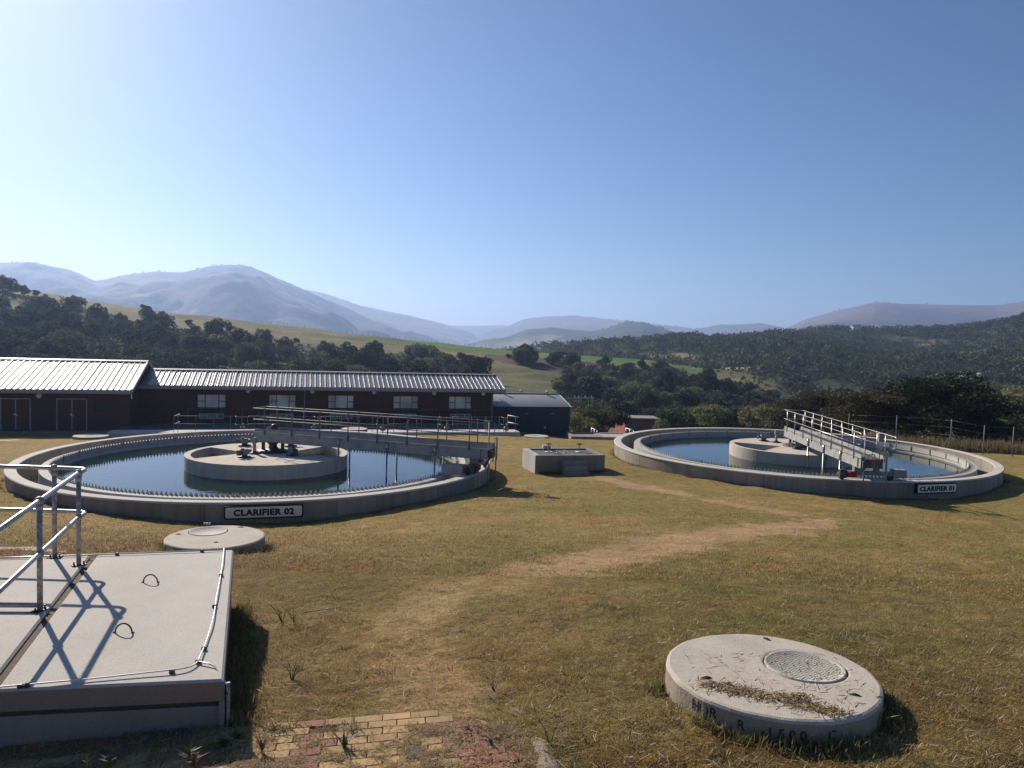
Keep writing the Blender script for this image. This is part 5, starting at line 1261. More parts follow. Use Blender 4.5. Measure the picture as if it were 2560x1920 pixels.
def tree_proto(name, h, w, trunk_h, nb, nleaf, size, tints, seed, spread=False):
    rr = random.Random(seed); blobs = []
    for i in range(nb):
        a = rr.uniform(0, 2 * math.pi); q = rr.random() ** .6 * w * .36
        if spread: z = h * rr.uniform(.34, .90) - q * q * .10; blobs.append((q * 1.2 * math.cos(a), q * 1.2 * math.sin(a), z, w * rr.uniform(.12, .19), w * rr.uniform(.12, .19), h * rr.uniform(.06, .12)))
        else: z = trunk_h + (h - trunk_h) * rr.uniform(.15, .82) * (1 - q / w * .5); blobs.append((q * math.cos(a), q * math.sin(a), z, w * rr.uniform(.12, .24), w * rr.uniform(.12, .24), (h - trunk_h) * rr.uniform(.13, .22)))
    V_, F_, C_ = leaf_cloud(nleaf, blobs, size, tints, seed, .45 if spread else .1)
    crown = np_mesh('crown', V_, F_, M['leaf'], C_)
    mb = MB(); mb.tube([(0, 0, -.5), (w * .01, 0, trunk_h * .5), (w * .02, w * .01, trunk_h)], h * .035, 7, h * .022)
    for i in range(min(nb, 7)):
        b = blobs[i]; mb.tube([(w * .02, w * .01, trunk_h * .85), (b[0] * .45, b[1] * .45, trunk_h + (b[2] - trunk_h) * .6), (b[0], b[1], b[2])], h * .016, 5, h * .005)
    me = bpy.data.meshes.new('trunk'); me.from_pydata(mb.v, [], mb.f); me.materials.append(M['bark'])
    return crown, me
def place_tree(name, proto, P, s, rz, label, cat, group=None, sz=1.0):
    t = empty(name, tuple(P), rz, label, cat, group); t.scale = (s, s, s * sz)
    link('trunk', proto[1], t); link('crown', proto[0], t); return t
PR = [tree_proto('t', 5.5, 6.4, .7, 16, 4200, .18, [GRN, OLV, DRK, BRN, GRN, OLV, DRK, GRN][i], 200 + i) for i in range(8)]
PTALL = [tree_proto('tt', 8.5, 4.6, 3.0, 10, 2400, .18, DRK, 300), tree_proto('tt', 7.5, 5.5, 2.8, 9, 1500, .18, GRN, 301)]
PSPARSE = [tree_proto('ts', 6.0, 5.0, 2.4, 6, 520, .18, BRN, 310)]
# individual trees standing against the crest and the sky
solo = [(5, 628, 34, 'd'), (28, 634, 30, 'd'), (52, 640, 24, 'd'), (78, 640, 15, 'd'), (97, 644, 10, 'd'), (134, 650, 12, 's'), (160, 664, 26, 'd'), (184, 668, 18, 's'), (312, 684, 27, 'd'), (330, 690, 17, 'd'), (349, 683, 12, 'd'), (408, 704, 16, 'd'), (452, 715, 20, 'd'), (497, 716, 20, 'd'), (576, 728, 18, 'd'), (640, 742, 14, 'd'), (700, 748, 14, 'd'), (743, 757, 15, 'd'), (1100, 775, 12, 'd'), (1116, 778, 8, 'd'), (1246, 781, 10, 'd'),
    (1389, 812, 42, 't'), (1442, 818, 34, 'd'), (1330, 812, 26, 'u'), (1362, 826, 30, 'u'), (1308, 792, 8, 'd'), (1520, 812, 12, 's'), (1726, 848, 44, 'd'), (1708, 836, 24, 'd'), (1752, 862, 40, 'd'), (1600, 838, 16, 'd'), (1578, 838, 14, 'd')]
SIDE = {0: 'left', 1: 'middle', 2: 'right'}
for i, (vx, vy, hv, kind) in enumerate(solo):
    r = L_near.find(vx * VS, vy * VS)
    if r is None: r = (L_near.pos(np.array([vx * VS]), np.array([1.0]))[0], 1)
    P = r[0]; hpx = hv * VS; hm = hpx * P[1] / F
    pr, ph = {'d': (PR[[0, 2, 4, 6][i % 4]], 5.5), 't': (PTALL[0], 8.5), 'u': (PTALL[1], 7.5), 's': (PSPARSE[0], 6.0)}[kind]
    where = 'at the left edge of the picture' if vx < 110 else 'above the dark brick store' if vx < 320 else 'above the long filter building' if vx < 1050 else 'on the green slope above the blue shed' if vx < 1300 else 'on the ridge above the pump house' if vx < 1560 else 'at the right end of the grassy hill'
    place_tree('bush_tree', pr, P - np.array([0, 0, .3]), hm / ph * 1.1, rng.random() * 6, ['lone', 'rounded', 'small dark', 'bushy', 'spreading', 'squat'][i % 6] + (' taller' if hv > 22 else ' low') + ' tree alone near the crest ' + where, 'tree', 'free-standing trees ' + where)
# the bush on the slope: trees one can tell apart, up to 300, nearest and largest first
polyA = [(-30, 640), (60, 650), (130, 672), (200, 672), (250, 697), (330, 706), (430, 722), (560, 742), (640, 752), (700, 755), (760, 765), (850, 770), (950, 777), (1030, 800), (1045, 840), (1020, 905), (-30, 905)]
polyB = [(1205, 835), (1225, 800), (1260, 806), (1300, 792), (1340, 800), (1400, 800), (1480, 812), (1540, 830), (1600, 842), (1640, 862), (1700, 880), (1790, 870), (1850, 905), (1700, 925), (1250, 925), (1225, 880)]
cand = []
def scatter(poly, sx, sy):
    y = min(p[1] for p in poly); j = 0
    while y < max(p[1] for p in poly):
        x = min(p[0] for p in poly) + (sx / 2 if j % 2 else 0)
        while x < max(p[0] for p in poly):
            a = x + rng.uniform(-.45, .45) * sx; b = y + rng.uniform(-.45, .45) * sy
            if inpoly(np.array(a), np.array(b), poly):
                r = L_near.find(a * VS, b * VS)
                if r is not None: cand.append((r[0], a, b))
            x += sx
        y += sy; j += 1
polyC = [(1090, 769), (1200, 774), (1290, 784), (1350, 793), (1440, 800), (1400, 806), (1300, 806), (1180, 796), (1120, 786)]
scatter(polyA, 24, 16); nA_ = len(cand); scatter(polyB, 25, 14)
for P_ in range(26):
    a_ = rng.uniform(1100, 1300); b_ = 776 + (a_ - 1100) * .055 + rng.uniform(0, 12); r_ = L_near.find(a_ * VS, b_ * VS)
    if r_ is not None: cand.append((r_[0], a_, b_))
grassy = [(1290, 858, 50, 10), (1130, 860, 60, 40), (1380, 862, 60, 7)]
cand = [c for c in cand if not any(((c[1] - g[0]) / g[2]) ** 2 + ((c[2] - g[1]) / g[3]) ** 2 < 1 for g in grassy)]
if len(cand) > 285:
    keep = sorted(rng.choice(len(cand), 285, replace=False)); cand = [cand[i] for i in keep]
for P, vx, vy in cand:
    left = vx < 1100
    hm = rng.uniform(5.5, 9.5) if left else rng.uniform(4.5, 8.0)
    i = rng.integers(0, 8)
    if left and vx < 500: i = [0, 2, 6, 4, 7, 0, 3, 2][i]
    tone = {0: 'green', 1: 'olive', 2: 'dark', 3: 'brownish', 4: 'green', 5: 'olive', 6: 'dark', 7: 'green'}[int(i)]
    if left:
        zone = 'double-door store' if vx < 200 else 'store gable end' if vx < 350 else 'FILTER 05 window' if vx < 520 else 'FILTER 04 window' if vx < 670 else 'FILTER 03 window' if vx < 800 else 'FILTER 02 window' if vx < 930 else 'FILTER 01 window'
        bot = np.interp(vx, [0, 1040], [770, 815]); top = np.interp(vx, [0, 430, 1040], [640, 715, 795]); row = 'upper edge' if vy < top + 16 else 'upper part' if vy < top + 36 else 'middle' if vy < top + 60 else 'lower part' if vy < top + 90 else 'foot'
        lab = '%s bushy tree at the %s of the slope above the %s' % (tone, row, zone)
    else:
        zone = 'blue shed' if vx < 1290 else 'red pump house' if vx < 1420 else 'right tank rim' if vx < 1600 else 'right tank bridge'
        lab = '%s bush tree %s the slope above the %s' % (tone, 'high on' if vy < 840 else 'halfway down' if vy < 880 else 'at the foot of', zone)
    place_tree('bush_tree', PR[i], P - np.array([0, 0, .6]), hm / 5.5, rng.random() * 6, lab, 'tree', 'trees on the slope behind the brick buildings' if left else 'trees on the slope above the pump house', rng.uniform(.85, 1.15))
# thicket between them, and the bush covering the wooded hill: nobody could count it
def thicket(name, pts, hs, seed, nleaf, size, tints, label):
    r = np.random.default_rng(seed); n = len(pts); P = np.repeat(pts, nleaf, axis=0); h = np.repeat(hs, nleaf)[:, None]
    d = r.normal(size=(n * nleaf, 3)); d /= np.linalg.norm(d, axis=1)[:, None]; d[:, 2] = np.abs(d[:, 2])
    P = P + d * h * np.array([.62, .62, .8]) * (.65 + .4 * r.random(n * nleaf))[:, None]
    a = r.normal(size=P.shape); a /= np.linalg.norm(a, axis=1)[:, None]; b = np.cross(a, r.normal(size=P.shape)); b /= np.linalg.norm(b, axis=1)[:, None]
    s = size * h * (.5 + r.random(n * nleaf))[:, None]
    V_ = np.stack([P - a * s, P - b * s * .6, P + a * s, P + b * s * .6], 1).reshape(-1, 3)
    T = np.array(tints); c = np.repeat(T[r.integers(0, len(T), n)] * (.85 + .3 * r.random((n, 1))), nleaf, axis=0) * (.8 + .4 * r.random((n * nleaf, 1)))
    o = link(name, np_mesh(name, V_, np.arange(len(V_)).reshape(-1, 4), M['leaf_far'], np.repeat(c, 4, axis=0))); tag(o, label, None, None, 'stuff'); return o
M['leaf_far'] = tintm('far_foliage', .85, .22)
pts = []
for k in range(4200):
    poly = polyA if k % 3 else polyB
    for _ in range(6):
        a = rng.uniform(min(p[0] for p in poly), max(p[0] for p in poly)); b = rng.uniform(min(p[1] for p in poly), max(p[1] for p in poly))
        if inpoly(np.array(a), np.array(b), poly) and not any(((a - g[0]) / g[2]) ** 2 + ((b - g[1]) / g[3]) ** 2 < 1 for g in grassy): break
    else: continue
    v = None
    cx = a * VS
    vv = np.linspace(.03, 1, 60); q = proj(L_near.pos(np.full(60, cx), vv))[:, 1]; i = np.argmax(q <= b * VS)
    if q[i] <= b * VS: pts.append(L_near.pos(np.array([cx]), np.array([vv[i]]))[0])
pts = np.array(pts); thicket('thicket', pts, rng.uniform(1.4, 3.4, len(pts)), 5, 40, .13, GRN + OLV + BRN + DRK, 'low bush filling the gaps between the trees of the slope')
u = rng.uniform(900, 2960, 16000); v = rng.uniform(.05, 1.0, 16000) ** .9; P = L_wood.pos(u, v); q = proj(P) / VS
dens = fbm(P[:, 0] / 45, P[:, 1] / 45, 88, 4); keep = (bare(q[:, 0], q[:, 1]) < .25 + .3 * rng.random(16000)) & (dens > -.42 + .2 * rng.random(16000))
P = P[keep][:11000]; hs = rng.uniform(2.6, 7.0, len(P)) * (1 + .25 * (P[:, 1] / 900))
thicket('woodland', P, hs, 6, 36, .12, [(.05, .07, .03), (.065, .088, .036), (.085, .098, .042), (.098, .09, .055), (.045, .06, .03)], 'dense bush covering the hill on the right')
# scattered crest trees of the far hills
pts = []
for Lr, x0, x1, n_, lo in ((L_mid, 1230, 1560, 34, .985), (L_mtn, 20, 640, 44, .99), (L_right, 1700, 2212, 10, .99), (L_cone, 1300, 1500, 14, .98), (L_ridge, 660, 1000, 14, .99)):
    for k in range(n_): pts.append(Lr.pos(np.array([rng.uniform(x0, x1) * VS]), np.array([rng.uniform(lo, 1.0)]))[0])
thicket('crest_trees', np.array(pts), rng.uniform(5, 11, len(pts)), 9, 30, .18, DRK, 'tiny far-off trees dotted along the hazy crests')

# shrubs on the valley floor behind the lawn
PSH = [tree_proto('sh', 2.6, 3.6, .3, 9, 2600, .085, [OLV, GRN, BRN, OLV][i], 400 + i) for i in range(4)]
k = 0
for vx, vy, Y, s in [(1250, 935, 72, 1.3), (1275, 925, 78, 1.5), (1305, 925, 84, 1.6), (1240, 915, 90, 1.6), (1442, 928, 112, 1.5), (1455, 918, 108, 1.8), (1480, 916, 115, 1.9), (1510, 916, 112, 1.8), (1540, 917, 105, 1.8), (1570, 917, 110, 1.7), (1600, 916, 104, 1.8), (1640, 918, 100, 1.7), (1675, 920, 95, 1.8), (1420, 905, 170, 1.9), (1470, 900, 180, 2.2), (1530, 905, 175, 2.4), (1570, 907, 165, 1.8), (1620, 905, 170, 2.2), (1665, 908, 160, 2.6), (1300, 905, 170, 2.2), (1335, 897, 190, 2.0), (1265, 905, 140, 2.6), (2195, 915, 88, 2.1), (2175, 905, 120, 2.4), (2205, 890, 170, 3.4), (2140, 880, 190, 3.6), (2175, 880, 200, 3.2), (2110, 895, 160, 2.6), (2120, 925, 80, 2.0), (2140, 930, 84, 1.9), (2205, 948, 90, 1.5), (2225, 930, 92, 2.2), (2090, 935, 78, 1.8), (2150, 900, 150, 3.0), (2190, 900, 150, 2.6), (2130, 912, 130, 2.4), (2215, 880, 210, 4), (2180, 868, 230, 4), (2100, 880, 200, 4), (2150, 866, 240, 4), (2070, 925, 90, 2.0), (2125, 945, 72, 1.5), (1990, 940, 90, 2.4), (1950, 935, 95, 2.4), (1760, 925, 95, 2.4), (1800, 930, 100, 2.4), (1860, 930, 100, 2.6)]:
    P = aty(vx * VS, vy * VS, Y); hm = 2.6 * s
    P[2] -= hm * .35
    where = 'behind the blue shed' if vx < 1260 else 'beside the power poles' if vx < 1360 else 'by the pump house' if vx < 1450 else 'beyond the left half of the right clarifier' if vx < 1700 else 'beyond the fence at far right'
    place_tree('shrub', PSH[k % 4], P, s, rng.random() * 6, ['olive', 'green', 'brownish', 'pale olive'][k % 4] + (' tall' if s > 2.1 else ' small' if s < 1.6 else '') + (' near' if Y < 90 else ' far' if Y > 140 else '') + ' valley shrub ' + where, 'shrub', 'shrubs ' + where); k += 1
# the dark acacias behind the right tank
PAC = [tree_proto('ac', 5.6, 8.6, 1.4, 46, 26000, .095, [(.036, .046, .020), (.046, .056, .024), (.030, .038, .018)], 500, True),
       tree_proto('ac', 4.6, 7.4, .9, 40, 20000, .095, [(.070, .060, .030), (.056, .052, .026), (.046, .045, .024)], 501, True)]
def acacia(vx, vbase, vtop, Y, pi, label, wide=1.0):
    P = aty(vx * VS, vbase * VS, Y); Pt = aty(vx * VS, vtop * VS, Y); h = Pt[2] - P[2]; s = h / (5.6 if pi == 0 else 4.6) * 1.08
    t = place_tree('acacia_tree', PAC[pi], P, s, rng.random() * 6, label, 'tree', 'acacias behind the right clarifier'); t.scale = (s * wide, s * wide, s)
acacia(2040, 972, 812, 64, 0, 'broad dark acacia with forked trunk behind the right clarifier', 1.15)
acacia(1905, 955, 842, 66, 1, 'brownish acacia behind the right bridge rails, left of the broad dark one', 1.15)
acacia(1800, 945, 848, 72, 1, 'brownish acacia farthest left of the row behind the right clarifier', 1.1)
acacia(1965, 955, 835, 74, 0, 'dark acacia half hidden left of the broad forked one', 1.05)
acacia(1720, 935, 856, 84, 1, 'small brownish acacia at the left end of the row over the tank rim', 1.0)
acacia(1850, 940, 846, 82, 0, 'dark acacia behind the right bridge, between two brownish ones', 1.15)

# rocks
def rock(name, P, s, seed, label, group, m_=None, sc3=(1, 1, .6)):
    r = random.Random(seed); mb = MB(); n, m__ = 10, 7; v = []
    for j in range(m__ + 1):
        for k in range(n):
            a = 2 * math.pi * k / n; b = math.pi * j / m__; q = 1 + .28 * math.sin(3 * a + seed) * math.sin(b) + r.uniform(-.13, .13)
            v.append((s * sc3[0] * q * math.sin(b) * math.cos(a), s * sc3[1] * q * math.sin(b) * math.sin(a), s * sc3[2] * q * math.cos(b)))
    mb.add(v, [(j * n + k, (j + 1) * n + k, (j + 1) * n + (k + 1) % n, j * n + (k + 1) % n) for j in range(m__) for k in range(n)])
    o = mb.build(name, m_ or M['rock'], loc=tuple(P), rz=r.uniform(0, 6)); tag(o, label, 'rock', group)
i = 0
for vx, vy, Y, s in [(1640, 912, 150, 1.2), (1615, 915, 148, .9), (1655, 914, 152, 1.0), (1672, 911, 155, 1.4), (1690, 914, 150, 1.2), (1590, 914, 150, .9), (1630, 908, 158, 1.4), (1600, 909, 160, 1.2), (1610, 906, 160, 1.0), (1662, 906, 160, 1.5), (1682, 908, 158, 1.1), (1645, 904, 165, 1.6), (1575, 911, 155, 1.0), (1705, 910, 150, 1.3), (1500, 892, 210, 1.3), (1480, 890, 215, 1.2), (1455, 888, 210, .9)]:
    rock('rock', aty(vx * VS, vy * VS, Y), s, i, 'pale boulder of the river bank seen above the rim of the right clarifier' if vx > 1550 else 'pale boulder above the roof of the pump house', 'river boulders above the right tank' if vx > 1550 else 'boulders above the pump house'); i += 1
M['rock_pink'] = concrete('pink_rock', (.42, .28, .20), .7, (.45, .24, .15), .5, 0, .6, 6)
for vx, vy, Y, s in [(2190, 925, 140, 2.3), (2178, 932, 135, 1.2), (2205, 932, 138, 2.0), (2185, 936, 130, 1.4), (2160, 938, 128, .7), (2212, 922, 145, 1.8), (2152, 944, 120, .6), (2146, 925, 135, .7), (2225, 930, 138, 2.4)]:
    rock('rock', aty(vx * VS, vy * VS, Y), s, i, 'pinkish river rock at the right edge beyond the fence', 'pinkish river rocks at the right edge', M['rock_pink'], (1.6, 1, .5)); i += 1
for vx, vy, s in [(2028, 829, 1.6), (2066, 838, 3.4), (2074, 834, 2.4), (2100, 826, 2.6), (2112, 822, 2.2), (2050, 826, 1.8), (2125, 818, 1.5), (2086, 813, 1.6), (2020, 834, 1.3), (2048, 835, 1.8), (2140, 812, 1.6), (2157, 860, 1.6), (2140, 862, 1.2), (2128, 806, 1.4), (2056, 820, 1.2), (2098, 830, 1.5)]:
    r = L_wood.find(vx * VS, vy * VS)
    if r is not None: rock('rock', r[0] + np.array([0, 0, 1.0]), s * 1.4, i, 'pale rock outcrop showing in the bush of the wooded hill', 'outcrops on the wooded hill', None, (1.6, 1, .6)); i += 1
# river pool
P = aty(2166 * VS, 945 * VS, 118); mb = MB(); mb.lathe([(0.001, 0), (1.2, 0), (1.9, 0)], 24); o = mb.build('river', M['river'] if 'river' in M else M['water'], loc=(P[0], P[1] + 3, P[2])); tag(o, kind='structure')
# white house on the wooded hill
r = L_wood.find(2137, 831); P = r[0]; t = empty('farm_house', tuple(P), .2, 'tiny white farmhouse on the skyline of the wooded hill', 'house')
mb = MB(); mb.box(-4, 4, -3, 3, -2, 5.5); mb.build('wall', M['white_paint'], t); mb = MB(); mb.add([(-4.4, -3.4, 5.5), (4.4, -3.4, 5.5), (4.4, 3.4, 5.5), (-4.4, 3.4, 5.5), (-4.4, 0, 7.2), (4.4, 0, 7.2)], [(0, 1, 5, 4), (2, 3, 4, 5), (0, 4, 3), (1, 2, 5)]); mb.build('roof', M['roof_trim'], t)

# ------------------------------------------------------------------ paved corner in the foreground
M['edging'] = concrete('worn_concrete_edging', (.30, .24, .18), .75, (.28, .2, .12), 4, 0, .6)
tPv = empty('pavement', (0, 0, 0)); tag(tPv, kind='structure')
def pavm(name, c):
    m = mat(name, c, .9); co = coords(m); oi = nd(m, 'ShaderNodeObjectInfo')
    n1 = noise(m, co, 9, 5, .65); n2 = noise(m, co, 70, 3, .6)
    c1 = mixc(m, ramp(m, n1, [(.35, 0.), (.7, 1.)]), c, tuple(x * .66 for x in c)); c2 = mixc(m, ramp(m, n2, [(.5, 0.), (.7, .6)]), c1, (.30, .22, .15))
    hs = nd(m, 'ShaderNodeHueSaturation'); mr = nd(m, 'ShaderNodeMapRange'); mr.inputs[3].default_value = .8; mr.inputs[4].default_value = 1.15; lk(m, oi.outputs['Random'], mr.inputs[0]); lk(m, mr.outputs[0], hs.inputs['Value']); lk(m, c2, hs.inputs['Color'])
    setc(m, hs.outputs[0]); bump(m, n2, .4, .004); return m
M['pav_y'] = pavm('yellow_paver', (.50, .325, .15)); M['pav_r'] = pavm('red_paver', (.30, .125, .085))
pa = R(9.0); pe = np.array([math.cos(pa), math.sin(pa)]); pn = np.array([-math.sin(pa), math.cos(pa)])
org = ghit(1180, 1850)[:2]
mbp = MB(); mbp.box(-.108, .108, -.052, .052, -.05, .0, .005); meY = None; meR = None
keepout = [fr, br, blx, flx]
npv = 0
for j in range(-26, 8):
    for i_ in range(-26, 4):
        off = .11 if j % 2 else 0
        q = org + pe * (i_ * .222 + off - .11) + pn * (j * .109)
        if q[1] < 4.3 or abs(q[0]) > .72 * q[1] + .6: continue
        if inpoly(np.array(q[0]), np.array(q[1]), [fr, br, blx, flx]) : continue
        gz = float(G(q[0], q[1])); cov = fbm(q[0] * 1.6, q[1] * 1.6, 130); pyq = proj(np.array([q[0], q[1], gz]))
        if pyq[1] < 1812 + 40 * cov: continue
        if fbm(q[0] * 2.1, q[1] * 2.1, 133) < -.38 : continue
        red = i_ in (0, 1) or i_ == -5 or (i_ < -9 and pyq[1] < 1862)
        if i_ > 1: continue
        if npv >= 298: continue
        mt = 'pav_r' if red else 'pav_y'
        z = float(PZ(q[0], q[1])) + .006 + random.uniform(-.0025, .0025)
        if red:
            if meR is None: o = mbp.build('paver', M['pav_r'], tPv); meR = o.data
            else: o = link('paver', meR, tPv)
        else:
            if meY is None: o = mbp.build('paver', M['pav_y'], tPv); meY = o.data
            else: o = link('paver', meY, tPv)
        o.location = (q[0], q[1], z); o.rotation_euler = (random.uniform(-.008, .008) + math.atan(_pm[1]), random.uniform(-.008, .008) - math.atan(_pm[0]), pa + random.uniform(-.012, .012)); npv += 1
mb = MB(); gpt = []
for j in range(9):
    for i_ in range(5):
        t_ = j / 8; u_ = i_ / 4; a_ = np.array([1318 + 25 * t_, 1838 + 95 * t_]); b_ = np.array([1362 + 62 * t_, 1846 + 90 * t_]); g = ghit(*(a_ * (1 - u_) + b_ * u_)); gpt.append((g[0] + rng.uniform(-.012, .012), g[1] + rng.uniform(-.01, .01), float(PZ(g[0], g[1])) * .5 + g[2] * .5 + .012 - .05 * (i_ in (0, 4)) - .04 * (j in (0, 8))))
mb.add(gpt, [(j * 5 + i_, j * 5 + i_ + 1, j * 5 + i_ + 6, j * 5 + i_ + 5) for j in range(8) for i_ in range(4)], True); mb.build('concrete_edging', M['edging'], tPv)
# ------------------------------------------------------------------ grass
def blades(name, X, Y, hgt, wid, lie, seed, dead=.5, label=None, colmul=1.0, up=False, tint=None):
    r = np.random.default_rng(seed); n = len(X); Z = G(X, Y); pk_ = pmask(X, Y); Z = Z * (1 - pk_) + (PZ(X, Y) + .012) * pk_
    a = r.uniform(0, 2 * np.pi, n); L_ = hgt * (.45 + .9 * r.random(n)); th = np.clip(r.normal(lie, .35, n), .05, 1.5)      # tilt from upright
    dx, dy = np.cos(a) * np.sin(th), np.sin(a) * np.sin(th); dz = np.cos(th)
    px_, py_ = -np.sin(a), np.cos(a); w = wid * (.6 + .8 * r.random(n)); bend = r.uniform(.0, .5, n)
    b0 = np.stack([X, Y, Z - .006], 1); D = np.stack([dx, dy, dz], 1); W = np.stack([px_, py_, np.zeros(n)], 1)
    mid = b0 + D * L_[:, None] * .55; D2 = D.copy(); D2[:, 2] -= bend; tip = mid + D2 * L_[:, None] * .5; tip[:, 2] = np.maximum(tip[:, 2], Z + .004)
    V_ = np.stack([b0 - W * w[:, None], b0 + W * w[:, None], mid + W * w[:, None] * .8, mid - W * w[:, None] * .8, tip], 1).reshape(-1, 3)
    bs = np.arange(n)[:, None] * 5
    F_ = np.concatenate([bs + np.array([0, 1, 2]), bs + np.array([0, 2, 3]), bs + np.array([3, 2, 4])])
    if tint is None:
        c = gcolor(X, Y) * (.85 + .75 * r.random(n))[:, None] * colmul
        m_ = r.random(n) < dead; c[m_] = c[m_] * .5 + np.array([.36, .285, .165]) * (.6 + .6 * r.random(m_.sum()))[:, None] * .65
        m_ = r.random(n) < .045; c[m_] = np.array([.62, .55, .46])
    else: c = np.array(tint)[r.integers(0, len(tint), n)] * (.8 + .4 * r.random(n))[:, None]
    o = link(name, np_mesh(name, V_, F_, M['blade'], np.repeat(c, 5, axis=0))); tag(o, label, None, None, 'stuff'); return o
slabpoly = [fr, br, blx, flx]
def ok(X, Y, trk=.6):
    k = np.ones(len(X), bool)
    k &= ~inpoly(X, Y, slabpoly)
    for c, rad in ((MC, .87), (MC2, .87), (SC1, 9.02), (SC2, 9.02), ((-24.3, 45.6), .95), ((-9.75, 49.2), .8), ((1.7, 51.6), .8)): k &= np.hypot(X - c[0], Y - c[1]) > rad
    k &= ~((np.abs((X - 2.6) * math.cos(R(13.3)) + (Y - 34.4) * math.sin(R(13.3))) < 1.6) & (np.abs(-(X - 2.6) * math.sin(R(13.3)) + (Y - 34.4) * math.cos(R(13.3))) < 1.2))
    t_ = trail(X, Y); k &= rng.random(len(X)) > t_ * trk; k &= sand(X, Y) < .2
    q = proj(np.stack([X, Y, G(X, Y)], 1)); inpav = (q[:, 1] > 1805) & (q[:, 0] < 1320 + (q[:, 1] - 1830) * .8) ; cov = fbm(X * 1.6, Y * 1.6, 130) + .6 * fbm(X * 6, Y * 6, 131)
    k &= ~(inpav & (cov + .3 * rng.random(len(X)) < -.02 + np.clip((q[:, 1] - 1840) / 200, -.1, .3)))
    return k
def region(n, y0, y1, pw=1.0, spread=.70):
    Y = y0 * (y1 / y0) ** rng.random(n); X = rng.uniform(-1, 1, n) * (spread * Y + .5); return X, Y
X, Y = region(230000, 4.6, 13, spread=.68); k = ok(X, Y); blades('grass', X[k], Y[k], .045, .0022, .95, 1, .38, 'short dry lawn grass in the foreground')
X, Y = region(100000, 12, 30, spread=.70); k = ok(X, Y, .85); blades('grass', X[k], Y[k], .06, .006, .85, 2, .25, 'short dry lawn grass of the middle lawn', .95)
Xp = rng.uniform(-4, 1.2, 90000); Yp = rng.uniform(4.4, 6.4, 90000); km = pmask(Xp, Yp) > .5; Xp, Yp = Xp[km], Yp[km]; cv = fbm(Xp * 1.9, Yp * 2.6, 150, 4) + .35 * fbm(Xp * 8, Yp * 8, 151, 2); km = (cv > .10 + .12 * rng.random(len(Xp))) | (rng.random(len(Xp)) < .10); km &= ~inpoly(Xp, Yp, slabpoly)
blades('grass_litter', Xp[km], Yp[km], .05, .0022, 1.35, 12, .6, 'dead grass litter lying on the pavers', 1.1)
# rough tufts, mostly in clumps
nt = 520; cx = rng.uniform(-1, 1, nt); cy = 4.8 * (34 / 4.8) ** rng.random(nt); cx = cx * .68 * cy; nk = 60
X = np.repeat(cx, nk) + rng.normal(0, .075, nt * nk) * np.repeat(1 + cy / 30, nk); Y = np.repeat(cy, nk) + rng.normal(0, .06, nt * nk) * np.repeat(1 + cy / 30, nk); k = ok(X, Y, .5)
blades('grass_tufts', X[k], Y[k], .085, .003, .85, 3, .4, 'rougher tufts standing in the lawn', .7)
# grass creeping up round walls
def ringpts(c, rad, n, jit): a = rng.uniform(0, 2 * np.pi, n); rr = rad + np.abs(rng.normal(0, jit, n)); return c[0] + rr * np.cos(a), c[1] + rr * np.sin(a)
Xs, Ys = [], []
for c, rad, n in ((MC, .88, 2600), (MC2, .89, 2500), (SC1, 9.05, 9000), (SC2, 9.05, 12000)):
    x, y = ringpts(c, rad, n, .09); m_ = fbm(x * 2.2, y * 2.2, 140) > -.1; Xs.append(x[m_]); Ys.append(y[m_])
t_ = rng.random(3500); e_ = np.array(br) - np.array(fr); x = fr[0] + e_[0] * t_ + np.abs(rng.normal(0, .12, 3500)) + .03; y = fr[1] + e_[1] * t_; Xs.append(x); Ys.append(y)
t_ = rng.random(3000); e_ = np.array([3.0, .72]); x = 1.07 + e_[0] * t_; y = 32.9 + e_[1] * t_ - np.abs(rng.normal(0, .1, 3000)); Xs.append(x); Ys.append(y)
X = np.concatenate(Xs); Y = np.concatenate(Ys); blades('grass_fringe', X, Y, .11, .0045, .5, 4, .3, 'longer grass fringing the concrete walls', .95, tint=[(.15, .165, .045), (.24, .19, .08), (.30, .225, .11), (.12, .14, .04), (.22, .15, .075)])
# dry clippings on the manhole slab
n = 1100; cl = np.array([rel(1790, 1715, -2.74, MC), rel(1850, 1730, -2.74, MC), rel(1935, 1745, -2.74, MC), rel(2010, 1765, -2.74, MC), rel(2070, 1780, -2.74, MC), rel(1985, 1745, -2.74, MC)])
ci = rng.integers(0, len(cl), n); x = MC[0] + cl[ci, 0] + rng.normal(0, .085, n); y = MC[1] + cl[ci, 1] + rng.normal(0, .035, n)
ex = rng.random(n) < .18; x[ex] = MC[0] + rng.uniform(-.7, .7, ex.sum()); y[ex] = MC[1] + rng.uniform(-.6, .4, ex.sum())
k = np.hypot(x - MC[0], y - MC[1]) < .83; x, y = x[k], y[k]; n = len(x); a = rng.uniform(0, 2 * np.pi, n); l = rng.uniform(.015, .05, n); z = -2.74 + .004 + rng.uniform(0, .012, n)
W = .0018
V_ = np.stack([np.stack([x - np.cos(a) * l - np.sin(a) * W, y - np.sin(a) * l + np.cos(a) * W, z], 1), np.stack([x - np.cos(a) * l + np.sin(a) * W, y - np.sin(a) * l - np.cos(a) * W, z], 1), np.stack([x + np.cos(a) * l + np.sin(a) * W, y + np.sin(a) * l - np.cos(a) * W, z + .004], 1), np.stack([x + np.cos(a) * l - np.sin(a) * W, y + np.sin(a) * l + np.cos(a) * W, z + .01], 1)], 1).reshape(-1, 3)
c = np.array([(.50, .38, .22), (.36, .25, .13), (.58, .47, .31), (.28, .19, .10)])[rng.integers(0, 4, n)]
